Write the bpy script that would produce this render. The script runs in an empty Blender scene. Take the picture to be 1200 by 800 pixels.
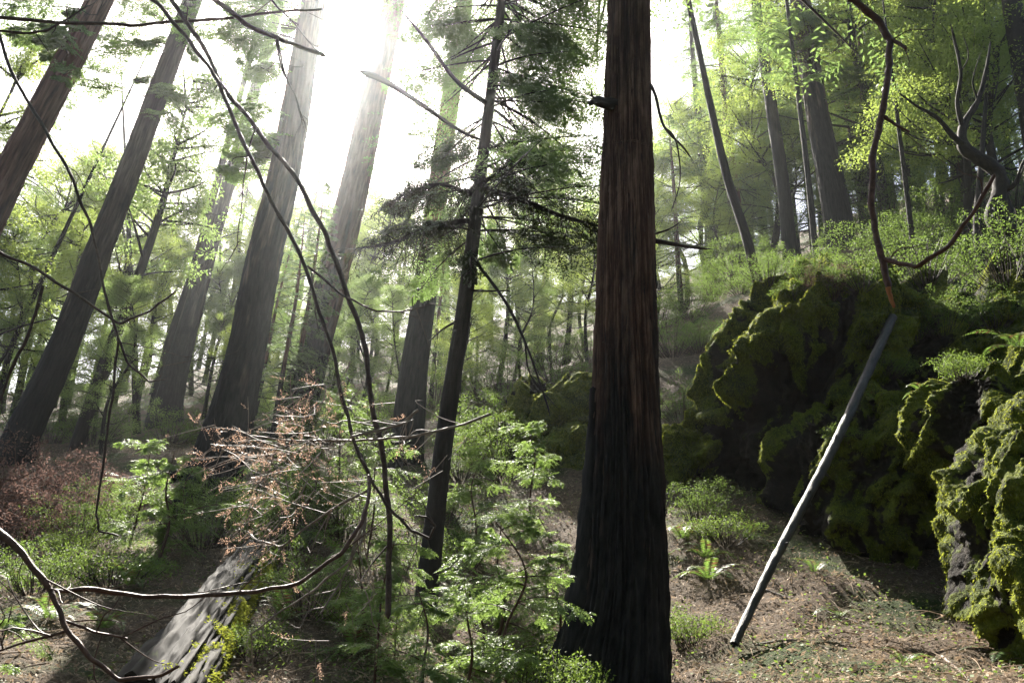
import bpy, bmesh, math, random
import numpy as np
from mathutils import Vector, Matrix

S = bpy.context.scene
COL = S.collection
R = math.radians
rng = np.random.default_rng(11)
random.seed(5)

# ------------------------------------------------------------------ camera
F = 924.0                      # focal length in pixels of a 1200 x 800 frame
PITCH, ROLL = R(20.0), R(2.4)
CAM = np.array((0.0, 0.0, 1.5))
fw = np.array((0, math.cos(PITCH), math.sin(PITCH)))
u0 = np.array((0, -math.sin(PITCH), math.cos(PITCH)))
x0 = np.array((1.0, 0, 0))
rt = x0 * math.cos(ROLL) + u0 * math.sin(ROLL)
up = u0 * math.cos(ROLL) - x0 * math.sin(ROLL)

cd = bpy.data.cameras.new('camera')
cam = bpy.data.objects.new('camera', cd)
COL.objects.link(cam)
cd.sensor_width = 36.0
cd.lens = 36.0 * F / 1200.0
cd.clip_start, cd.clip_end = 0.05, 2000
cam.matrix_world = Matrix(((rt[0], up[0], -fw[0], CAM[0]), (rt[1], up[1], -fw[1], CAM[1]),
                           (rt[2], up[2], -fw[2], CAM[2]), (0, 0, 0, 1)))
S.camera = cam


def ray(px, py):
    d = fw + rt * ((px - 600) / F) + up * ((400 - py) / F)
    return d


def at(px, py, Y):
    """the point seen at a photograph position, Y metres ahead"""
    d = ray(px, py)
    return CAM + d * (Y / d[1])


# ------------------------------------------------------------------ light
sd = ray(418, 8)
sd = sd / np.linalg.norm(sd)
ELEV = math.asin(sd[2])
AZ = math.atan2(sd[0], sd[1])          # from +Y towards +X
w = bpy.data.worlds.new('World')
S.world = w
w.use_nodes = True
nt = w.node_tree
sky = nt.nodes.new('ShaderNodeTexSky')
sky.sky_type = 'NISHITA'
sky.sun_disc = False
sky.sun_elevation = ELEV
sky.sun_rotation = AZ
sky.air_density, sky.dust_density, sky.ozone_density = 1.0, 3.0, 1.0
bg = nt.nodes['Background']
bg.inputs['Strength'].default_value = 0.055
nt.links.new(sky.outputs[0], bg.inputs['Color'])

ld = bpy.data.lights.new('sun', 'SUN')
ld.energy = 5.0
ld.angle = R(0.5)
ld.color = (1.0, 0.94, 0.84)
sun = bpy.data.objects.new('sun', ld)
COL.objects.link(sun)
sun.rotation_euler = Vector(sd).to_track_quat('Z', 'Y').to_euler()
sun.location = (0, 0, 40)

S.view_settings.view_transform = 'Standard'
S.view_settings.look = 'None'
S.view_settings.gamma = 1.0
S.view_settings.exposure = 2.2
S.render.engine = 'CYCLES'
cy = S.cycles
cy.max_bounces = 6
cy.diffuse_bounces = 3
cy.glossy_bounces = 2
cy.transmission_bounces = 4
cy.transparent_max_bounces = 4
cy.volume_bounces = 0
cy.use_adaptive_sampling = True
cy.adaptive_threshold = 0.02
cy.use_denoising = True
cy.sample_clamp_indirect = 6.0
HAZE_DENSITY = 0.00068
HAZE_G = 0.84

# ------------------------------------------------------------------ noise
_perm = np.random.default_rng(3).permutation(256)
_perm = np.concatenate([_perm, _perm, _perm])
_grad = np.random.default_rng(4).normal(size=(256, 3))
_grad /= np.linalg.norm(_grad, axis=1)[:, None]


def pn(p):
    p = np.asarray(p, float)
    i = np.floor(p).astype(int)
    f = p - i
    i &= 255
    u = f * f * f * (f * (f * 6 - 15) + 10)
    out = 0
    for dx in (0, 1):
        for dy in (0, 1):
            for dz in (0, 1):
                h = _perm[_perm[_perm[(i[:, 0] + dx) & 255] + ((i[:, 1] + dy) & 255)] + ((i[:, 2] + dz) & 255)]
                g = _grad[h]
                d = (f[:, 0] - dx) * g[:, 0] + (f[:, 1] - dy) * g[:, 1] + (f[:, 2] - dz) * g[:, 2]
                wgt = (u[:, 0] if dx else 1 - u[:, 0]) * (u[:, 1] if dy else 1 - u[:, 1]) * (u[:, 2] if dz else 1 - u[:, 2])
                out = out + d * wgt
    return out * 1.6


def fbm(p, o=4, lac=2.03, gain=0.5):
    p = np.asarray(p, float)
    a, s, t = 1.0, 0, 0
    for k in range(o):
        s = s + a * pn(p + 17.3 * k)
        t += a
        p = p * lac
        a *= gain
    return s / t


def unit(v):
    v = np.asarray(v, float)
    return v / np.maximum(np.linalg.norm(v, axis=-1, keepdims=True), 1e-9)


# ------------------------------------------------------------------ objects
def link(name, data):
    o = bpy.data.objects.new(name, data)
    COL.objects.link(o)
    return o


def tag(o, label=None, cat=None, group=None, kind=None):
    if label: o['label'] = label
    if cat: o['category'] = cat
    if group: o['group'] = group
    if kind: o['kind'] = kind
    return o


def thing(name, label, cat, loc, group=None):
    o = link(name, None)
    o.empty_display_size = 0.3
    o.location = Vector([float(c) for c in loc])
    return tag(o, label, cat, group)


def copy_thing(o, loc, rz=0.0, sc=1.0, label=None, group=None, tilt=(0, 0)):
    c = o.copy()
    COL.objects.link(c)
    c.location = Vector([float(k) for k in loc])
    c.rotation_euler = (tilt[0], tilt[1], rz)
    c.scale = (sc, sc, sc) if np.isscalar(sc) else sc
    if label: c['label'] = label
    if group: c['group'] = group
    for ch in list(o.children):
        d = ch.copy()
        COL.objects.link(d)
        d.parent = c
    return c


class MB:
    """collects quads for one mesh"""
    def __init__(self):
        self.v, self.f, self.m, self.s, self.a, self.c, self.n = [], [], [], [], [], [], 0

    def add(self, v, f, mat=0, smooth=False, attr=None, co=None):
        v = np.asarray(v, np.float32).reshape(-1, 3)
        f = np.asarray(f, np.int32).reshape(-1, 4)
        self.v.append(v)
        self.f.append(f + self.n)
        self.m.append(np.full(len(f), mat, np.int32))
        self.s.append(np.full(len(f), smooth, bool))
        self.a.append(np.full(len(v), .5, np.float32) if attr is None else np.asarray(attr, np.float32).ravel())
        self.c.append(np.zeros((len(v), 3), np.float32) if co is None else np.asarray(co, np.float32).reshape(-1, 3))
        self.n += len(v)
        return self

    def leaves(self, v, mat=0):
        v = np.asarray(v, np.float32).reshape(-1, 3)
        return self.add(v, np.arange(len(v)).reshape(-1, 4), mat)

    def mesh(self, name, mats, origin=(0, 0, 0)):
        v = np.concatenate(self.v) - np.asarray(origin, np.float32)
        f = np.concatenate(self.f)
        me = bpy.data.meshes.new(name)
        me.vertices.add(len(v))
        me.vertices.foreach_set('co', v.ravel())
        me.loops.add(f.size)
        me.loops.foreach_set('vertex_index', f.ravel())
        me.polygons.add(len(f))
        me.polygons.foreach_set('loop_start', np.arange(0, f.size, 4, dtype=np.int32))
        me.polygons.foreach_set('material_index', np.concatenate(self.m))
        me.polygons.foreach_set('use_smooth', np.concatenate(self.s))
        for m in (mats if isinstance(mats, (list, tuple)) else [mats]):
            me.materials.append(m)
        a = np.concatenate(self.a)
        if (a != .5).any():
            me.attributes.new('relief', 'FLOAT', 'POINT').data.foreach_set('value', a)
        c = np.concatenate(self.c)
        if c.any():
            me.attributes.new('grain', 'FLOAT_VECTOR', 'POINT').data.foreach_set('vector', c.ravel())
        me.update(calc_edges=True)
        return me

    def obj(self, name, mats, parent=None, origin=(0, 0, 0)):
        o = link(name, self.mesh(name, mats, origin))
        if parent is not None:
            o.parent = parent
        else:
            o.location = Vector([float(c) for c in origin])
        return o


# ------------------------------------------------------------------ shapes
def resample(P, r, n):
    """smooth curve (Catmull-Rom) through P with radii r, n points"""
    P = np.asarray(P, float)
    r = np.asarray(r, float)
    if r.ndim == 0:
        r = np.full(len(P), float(r))
    if len(r) == 2 and len(P) > 2:
        r = np.interp(np.linspace(0, 1, len(P)), [0, 1], r)
    seg = np.linalg.norm(np.diff(P, axis=0), axis=1)
    s = np.concatenate([[0], np.cumsum(seg)])
    s /= s[-1]
    Q = np.column_stack([P, r])
    Q = np.vstack([2 * Q[0] - Q[1], Q, 2 * Q[-1] - Q[-2]])
    t = np.linspace(0, 1, n)
    k = np.clip(np.searchsorted(s, t, side='right') - 1, 0, len(P) - 2)
    u = ((t - s[k]) / np.maximum(s[k + 1] - s[k], 1e-9))[:, None]
    a, b, c, d = Q[k], Q[k + 1], Q[k + 2], Q[k + 3]
    C = 0.5 * (2 * b + (c - a) * u + (2 * a - 5 * b + 4 * c - d) * u * u + (3 * b - 3 * c + d - a) * u ** 3)
    return C[:, :3], np.maximum(C[:, 3], 1e-4)


def frames(C):
    T = unit(np.gradient(C, axis=0))
    ref = np.array((0.0, 1.0, 0.0)) if abs(T[:, 1]).mean() < 0.8 else np.array((0, 0, 1.0))
    A = unit(np.cross(np.broadcast_to(ref, T.shape), T))
    B = np.cross(T, A)
    return T, A, B


def grid_faces(n, k):
    i = np.arange(n - 1)[:, None] * k
    j = np.arange(k)[None, :]
    j2 = (j + 1) % k
    return np.stack([i + j, i + j2, i + k + j2, i + k + j], -1).reshape(-1, 4)


def grain(C, rr, th):
    """position on the wood: round the stem (x, y) and along it (z)"""
    L = np.concatenate([[0], np.cumsum(np.linalg.norm(np.diff(C, axis=0), axis=1))])
    rm = max(float(np.mean(rr)), .004)
    n, k = len(C), len(th)
    o = 3.0 + C[0].sum() * .37 % 5
    return np.stack([np.broadcast_to(np.cos(th) * rm + o, (n, k)), np.broadcast_to(np.sin(th) * rm + o, (n, k)), np.broadcast_to(L[:, None], (n, k))], -1)


def tube(mb, P, r, k=6, n=None, mat=0, rough=0.0, freq=8.0, cap=True):
    n = n or max(4, 4 * len(P))
    C, rr = resample(P, r, n)
    T, A, B = frames(C)
    if cap:
        rr = rr.copy()
        rr[-1] *= 0.15
    th = np.linspace(0, 2 * math.pi, k, endpoint=False)
    d = A[:, None] * np.cos(th)[None, :, None] + B[:, None] * np.sin(th)[None, :, None]
    rad = np.broadcast_to(rr[:, None], (n, k)).copy()
    if rough:
        q = (C[:, None] * freq + d * 1.3).reshape(-1, 3)
        rad *= 1 + rough * fbm(q, 2).reshape(n, k)
    V = C[:, None] + d * rad[..., None]
    mb.add(V.reshape(-1, 3), grid_faces(n, k), mat, True, None, grain(C, rr, th))
    return C, rr


def bark_trunk(mb, P, r, k=64, n=160, mat=0, amp=0.06, ridges=9, seed=0.0, flare=0.0, flare_h=1.2, lobes=5, shreds=0):
    """a trunk with long vertical ridges of fibrous bark and a fluted, flaring foot"""
    C, rr = resample(P, r, n)
    T, A, B = frames(C)
    th = np.linspace(0, 2 * math.pi, k, endpoint=False)
    d = A[:, None] * np.cos(th)[None, :, None] + B[:, None] * np.sin(th)[None, :, None]
    z = np.broadcast_to((C[:, 2] - C[0, 2])[:, None], (n, k))
    cs = np.broadcast_to(np.cos(th)[None], (n, k))
    sn = np.broadcast_to(np.sin(th)[None], (n, k))
    tw = 0.12 * z
    cx, sx = cs * np.cos(tw) - sn * np.sin(tw), cs * np.sin(tw) + sn * np.cos(tw)
    q = np.stack([cx * ridges * 0.5 + seed, sx * ridges * 0.5, z * 0.7 + seed], -1).reshape(-1, 3)
    rid = np.abs(fbm(q, 2)).reshape(n, k)
    rid = np.clip(rid * 3.2, 0, 1) ** .6
    q2 = np.stack([cx * ridges * 1.7 + seed, sx * ridges * 1.7, z * 2.4 + seed], -1).reshape(-1, 3)
    fine = fbm(q2, 3).reshape(n, k)
    q3 = np.stack([cx * 0.9 + seed, sx * 0.9, z * 0.25 - seed], -1).reshape(-1, 3)
    big = fbm(q3, 2).reshape(n, k)
    rad = rr[:, None] * (1 + amp * (rid - 0.75) + amp * 0.55 * fine + 0.08 * big)
    if flare:
        q4 = np.stack([cs * lobes * 0.33 + seed + 5, sn * lobes * 0.33, z * 0.2], -1).reshape(-1, 3)
        lob = np.abs(fbm(q4, 2)).reshape(n, k) * 2.0
        rad = rad + rr[:, None] * flare * np.exp(-z / flare_h) * (0.35 + lob)
    V = C[:, None] + d * rad[..., None]
    mb.add(V.reshape(-1, 3), grid_faces(n, k), mat, True, np.clip(rid * .75 + .25 + .3 * fine, 0, 1) + .001, grain(C, rr, th))
    if shreds:                                        # loose fibrous strips of bark
        g = np.random.default_rng(int(seed * 100) + 1)
        i = g.integers(1, n - 1, shreds)
        j = g.integers(0, k, shreds)
        rm = float(np.mean(rr))
        out = d[i, j]
        P = V[i, j] - out * .012 * rm
        D = unit(T[i] * g.choice([-1, 1], (shreds, 1)) + out * g.uniform(.0, .10, (shreds, 1)) + g.normal(0, .05, (shreds, 3)))
        N = unit(out + g.normal(0, .5, (shreds, 3)))
        L = rm * g.uniform(.25, 1.0, shreds)
        cc = np.repeat(g.uniform(3, 9, (shreds, 3)), 4, 0)
        lq = leaf_quads(P, D, N, L, rm * g.uniform(.02, .07, shreds))
        mb.add(lq, np.arange(len(lq)).reshape(-1, 4), mat, False, np.repeat(g.uniform(.3, 1, shreds), 4), cc)
    return C, rr


def leaf_quads(P, D, N, L, W):
    """flat diamond leaves: base, side, tip, side"""
    Sd = unit(np.cross(D, N))
    L = np.broadcast_to(np.asarray(L, float), (len(P),))[:, None]
    W = np.broadcast_to(np.asarray(W, float), (len(P),))[:, None]
    mid = P + D * L * 0.45
    return np.stack([P, mid + Sd * W * 0.5, P + D * L, mid - Sd * W * 0.5], 1).reshape(-1, 3)


def sprays(P, D, N, L, m, lL, lW, g, spread=0.85, sag=0.12):
    """flat conifer sprays: m leaflets left and right of each little axis"""
    n = len(P)
    L = np.broadcast_to(np.asarray(L, float), (n,))
    t = np.linspace(0.06, 1.0, m)[None, :] + g.uniform(-.02, .02, (n, m))
    side = np.where(np.arange(m) % 2 == 0, 1.0, -1.0)[None, :]
    Sd = unit(np.cross(D, N))
    pos = P[:, None] + D[:, None] * (L[:, None] * t)[..., None]
    pos[..., 2] -= sag * L[:, None] * t ** 2
    tilt = g.normal(0, .18, (n, m, 3))
    ld_ = D[:, None] * (0.45 + 0.5 * t ** 3)[..., None] + Sd[:, None] * (side * spread)[..., None] + tilt
    ld_ = unit(ld_)
    nn = unit(N[:, None] + g.normal(0, .35, (n, m, 3)))
    ll = lL * (1.05 - 0.45 * t ** 2) * g.uniform(.75, 1.15, (n, m))
    return leaf_quads(pos.reshape(-1, 3), ld_.reshape(-1, 3), nn.reshape(-1, 3), ll.ravel(), lW)


def bough(mb, p0, az, L, elev=0.1, droop=0.35, ntw=16, twl=0.35, m=18, lL=0.03, lW=0.007, g=rng,
          twd=0.25, wood=None, wr=0.012, leaf=0, bare=0.1, jit=0.12):
    p0 = np.asarray(p0, float)
    h = np.array((math.cos(az), math.sin(az), 0.0))
    t = np.linspace(bare, 1.0, ntw)
    bend = g.normal(0, .25)
    sidev = np.array((-h[1], h[0], 0))

    def ax(t):
        t = np.asarray(t)[:, None]
        return p0 + h * (L * t * math.cos(elev)) + sidev * (L * bend * t ** 2 * 0.5) + \
            np.array((0, 0, 1.0)) * (L * t * math.sin(elev) - droop * L * t ** 2)
    P = ax(t)
    T = unit(ax(t + .01) - ax(t - .01))
    Sd = unit(np.cross(T, np.array((0, 0, 1.0))))
    sg = np.where(np.arange(ntw) % 2 == 0, 1.0, -1.0)[:, None]
    tl = twl * L * (0.25 + 0.9 * np.sin(np.pi * np.clip(t * 0.85 + 0.12, 0, 1))) * g.uniform(.7, 1.2, ntw)
    D = T * 0.6 + Sd * sg * g.uniform(.6, 1.0, (ntw, 1)) + np.array((0, 0, -1.0)) * (twd + g.normal(0, jit, (ntw, 1)))
    D[-1] = T[-1] + np.array((0, 0, -.2))
    D = unit(D)
    N = unit(np.cross(D, np.cross(np.array((0, 0, 1.0)), D)) + g.normal(0, .25, (ntw, 3)))
    mb.leaves(sprays(P, D, N, tl, m, lL, lW, g), leaf)
    # secondary sprays on each twig
    k = 2
    for s in range(k):
        tt = g.uniform(.25, .75, (ntw, 1))
        P2 = P + D * tl[:, None] * tt
        Sd2 = unit(np.cross(D, N))
        D2 = unit(D * .7 + Sd2 * g.choice([-1, 1], (ntw, 1)) * .7 + np.array((0, 0, -.15)))
        mb.leaves(sprays(P2, D2, N, tl * .5, max(6, m * 2 // 3), lL * .9, lW, g), leaf)
    if wood is not None:
        tube(mb, ax(np.linspace(0, .97, 6)), (wr, wr * .25), 5, 8, wood)
    return P


# ------------------------------------------------------------------ materials
def newmat(name):
    m = bpy.data.materials.new(name)
    m.use_nodes = True
    n = m.node_tree
    n.nodes.clear()
    out = n.nodes.new('ShaderNodeOutputMaterial')
    return m, n, out


def nd(n, t, **k):
    x = n.nodes.new(t)
    for a, b in k.items():
        if a.startswith('_'):
            setattr(x, a[1:], b)
        else:
            x.inputs[a.replace('__', ' ')].default_value = b
    return x


def ramp(n, fac, stops):
    r = n.nodes.new('ShaderNodeValToRGB')
    e = r.color_ramp.elements
    while len(e) < len(stops):
        e.new(0.5)
    for q, (p, c) in zip(e, stops):
        q.position = p
        q.color = (*c, 1) if len(c) == 3 else c
    n.links.new(fac, r.inputs[0])
    return r.outputs[0]


def mix(n, fac, a, b, mode='MIX'):
    x = n.nodes.new('ShaderNodeMix')
    x.data_type = 'RGBA'
    x.blend_type = mode
    for sock, val in ((x.inputs[0], fac), (x.inputs[6], a), (x.inputs[7], b)):
        if isinstance(val, (int, float)):
            sock.default_value = val
        elif isinstance(val, tuple):
            sock.default_value = (*val, 1)
        else:
            n.links.new(val, sock)
    return x.outputs[2]


def mapped(n, scale, coord='Object'):
    tc = n.nodes.new('ShaderNodeTexCoord')
    mp = n.nodes.new('ShaderNodeMapping')
    mp.inputs['Scale'].default_value = scale
    n.links.new(tc.outputs[coord], mp.inputs[0])
    return mp.outputs[0]


def noise(n, vec, scale, detail=4, rough=0.55, dist=0.0):
    x = nd(n, 'ShaderNodeTexNoise', Scale=scale, Detail=detail, Roughness=rough, Distortion=dist)
    n.links.new(vec, x.inputs['Vector'])
    return x.outputs[0]


def mth(n, op, a, b=0.0, c=0.0):
    x = n.nodes.new('ShaderNodeMath')
    x.operation = op
    for s, v in zip(x.inputs, (a, b, c)):
        if isinstance(v, (int, float)):
            s.default_value = v
        else:
            n.links.new(v, s)
    x.use_clamp = False
    return x.outputs[0]


def leaf_mat(name, dark, light, trans, tmix=0.5, rough=0.45, spec=0.4, brown=None, clump=1.2):
    m, n, out = newmat(name)
    geo = n.nodes.new('ShaderNodeNewGeometry')
    v = mapped(n, (1, 1, 1))
    cl = noise(n, v, clump, 3)
    f = mth(n, 'ADD', mth(n, 'MULTIPLY', geo.outputs['Random Per Island'], 0.5), mth(n, 'MULTIPLY', cl, 0.6))
    col = ramp(n, f, [(0.25, dark), (0.8, light)])
    tcol = mix(n, 0.5, col, trans)
    if brown:
        b = ramp(n, mth(n, 'FRACT', mth(n, 'MULTIPLY', geo.outputs['Random Per Island'], 37.7)), [(0.90, (0, 0, 0)), (0.93, (1, 1, 1))])
        col = mix(n, b, col, brown)
        tcol = mix(n, b, tcol, brown)
    p = nd(n, 'ShaderNodeBsdfPrincipled', Roughness=rough)
    p.inputs['Specular IOR Level'].default_value = spec
    n.links.new(col, p.inputs['Base Color'])
    t = n.nodes.new('ShaderNodeBsdfTranslucent')
    n.links.new(tcol, t.inputs['Color'])
    mx = nd(n, 'ShaderNodeMixShader', Fac=tmix)
    n.links.new(p.outputs[0], mx.inputs[1])
    n.links.new(t.outputs[0], mx.inputs[2])
    n.links.new(mx.outputs[0], out.inputs[0])
    return m


def bark_mat(name, c1, c2, c3, char_h=None, char_soft=1.5, zs=0.12, scale=9.0, moss=0.0, bump=0.6, rough=0.85, relief=False):
    """fibrous vertical bark; the foot is charred black up to char_h with a ragged edge"""
    m, n, out = newmat(name)
    ga = n.nodes.new('ShaderNodeAttribute')
    ga.attribute_name = 'grain'

    def along(sc):
        mp = n.nodes.new('ShaderNodeMapping')
        mp.inputs['Scale'].default_value = sc
        n.links.new(ga.outputs['Vector'], mp.inputs[0])
        return mp.outputs[0]
    v = along((1, 1, zs))
    a = noise(n, v, scale, 6, 0.65, 0.8)
    b = noise(n, v, scale * 3.3, 4, 0.6)
    big = noise(n, along((1, 1, 0.35)), 1.1, 4)
    f = mth(n, 'ADD', mth(n, 'MULTIPLY', a, 0.7), mth(n, 'MULTIPLY', b, 0.3))
    if relief:
        at_ = n.nodes.new('ShaderNodeAttribute')
        at_.attribute_name = 'relief'
        f = mth(n, 'ADD', mth(n, 'MULTIPLY', f, .62), mth(n, 'MULTIPLY', at_.outputs['Fac'], .28))
    col = ramp(n, f, [(0.32, c1), (0.52, c2), (0.68, c3)])
    col = mix(n, ramp(n, big, [(0.4, (0, 0, 0)), (0.65, (1, 1, 1))]), col, mix(n, 0.5, col, c1))
    if char_h is not None:  # charring, also carried higher to paint shade onto the trunks
        sx = n.nodes.new('ShaderNodeSeparateXYZ')
        n.links.new(mapped(n, (1, 1, 1)), sx.inputs[0])
        e = mth(n, 'ADD', mth(n, 'DIVIDE', mth(n, 'SUBTRACT', sx.outputs[2], char_h), char_soft),
                mth(n, 'MULTIPLY', mth(n, 'SUBTRACT', noise(n, along((2.2, 2.2, 0.35)), 2.0, 5), 0.5), 4.5))
        k = ramp(n, e, [(0.0, (1, 1, 1)), (0.6, (0, 0, 0))])
        char = ramp(n, b, [(0.3, (0.008, 0.007, 0.007)), (0.7, (0.03, 0.026, 0.024))])
        col = mix(n, k, col, char)
    if moss:
        geo = n.nodes.new('ShaderNodeNewGeometry')
        mk = ramp(n, noise(n, mapped(n, (1, 1, .5)), 2.3, 5), [(0.55 - moss * .3, (0, 0, 0)), (0.62 - moss * .25, (1, 1, 1))])
        col = mix(n, mk, col, mix(n, b, (0.035, 0.06, 0.012), (0.10, 0.14, 0.03)))
    p = nd(n, 'ShaderNodeBsdfPrincipled', Roughness=rough)
    p.inputs['Specular IOR Level'].default_value = 0.25
    n.links.new(col, p.inputs['Base Color'])
    bp = nd(n, 'ShaderNodeBump', Strength=bump, Distance=0.03)
    n.links.new(f, bp.inputs['Height'])
    n.links.new(bp.outputs[0], p.inputs['Normal'])
    n.links.new(p.outputs[0], out.inputs[0])
    return m


def rock_mat(name):
    m, n, out = newmat(name)
    v = mapped(n, (1, 1, 1))
    a = noise(n, v, 2.2, 7, 0.65)
    b = noise(n, v, 14, 5, 0.65)
    rock = ramp(n, mth(n, 'ADD', mth(n, 'MULTIPLY', a, .6), mth(n, 'MULTIPLY', b, .4)),
                [(0.3, (0.005, 0.004, 0.003)), (0.5, (0.015, 0.011, 0.008)), (0.7, (0.042, 0.032, 0.023))])
    mo = ramp(n, noise(n, v, 22, 5, .7), [(0.25, (0.03, 0.045, 0.008)), (0.5, (0.09, 0.12, 0.018)), (0.75, (0.16, 0.185, 0.03))])
    at_ = n.nodes.new('ShaderNodeAttribute')
    at_.attribute_name = 'moss'
    mo = mix(n, 1.0, mo, ramp(n, noise(n, v, 2.6, 4, .6), [(0.35, (0.35, 0.38, 0.4)), (0.62, (1.25, 1.15, 0.9))]), 'MULTIPLY')
    mk = ramp(n, mth(n, 'ADD', at_.outputs['Fac'], mth(n, 'MULTIPLY', mth(n, 'SUBTRACT', b, .5), 1.1)), [(0.38, (0, 0, 0)), (0.50, (1, 1, 1))])
    col = mix(n, mk, rock, mo)
    p = nd(n, 'ShaderNodeBsdfPrincipled', Roughness=0.9)
    p.inputs['Specular IOR Level'].default_value = 0.2
    n.links.new(col, p.inputs['Base Color'])
    bp = nd(n, 'ShaderNodeBump', Strength=0.9, Distance=0.05)
    n.links.new(mth(n, 'ADD', b, mth(n, 'MULTIPLY', noise(n, v, 45, 4, .7), .6)), bp.inputs['Height'])
    n.links.new(bp.outputs[0], p.inputs['Normal'])
    n.links.new(p.outputs[0], out.inputs[0])
    return m


def ground_mat():
    m, n, out = newmat('forest_soil')
    v = mapped(n, (1, 1, 1))
    a = noise(n, v, 0.7, 6, 0.6)
    b = noise(n, v, 18, 6, 0.7)
    c = noise(n, v, 60, 4, 0.7)
    soil = ramp(n, mth(n, 'ADD', mth(n, 'MULTIPLY', b, .5), mth(n, 'MULTIPLY', c, .5)),
                [(0.3, (0.025, 0.017, 0.012)), (0.5, (0.12, 0.085, 0.057)), (0.68, (0.28, 0.205, 0.14))])
    grn = ramp(n, b, [(0.35, (0.02, 0.032, 0.008)), (0.65, (0.07, 0.10, 0.025))])
    col = mix(n, ramp(n, a, [(0.48, (0, 0, 0)), (0.62, (1, 1, 1))]), soil, grn)
    p = nd(n, 'ShaderNodeBsdfPrincipled', Roughness=0.9)
    p.inputs['Specular IOR Level'].default_value = 0.2
    n.links.new(col, p.inputs['Base Color'])
    bp = nd(n, 'ShaderNodeBump', Strength=1.0, Distance=0.05)
    n.links.new(mth(n, 'ADD', b, c), bp.inputs['Height'])
    n.links.new(bp.outputs[0], p.inputs['Normal'])
    n.links.new(p.outputs[0], out.inputs[0])
    return m


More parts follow.
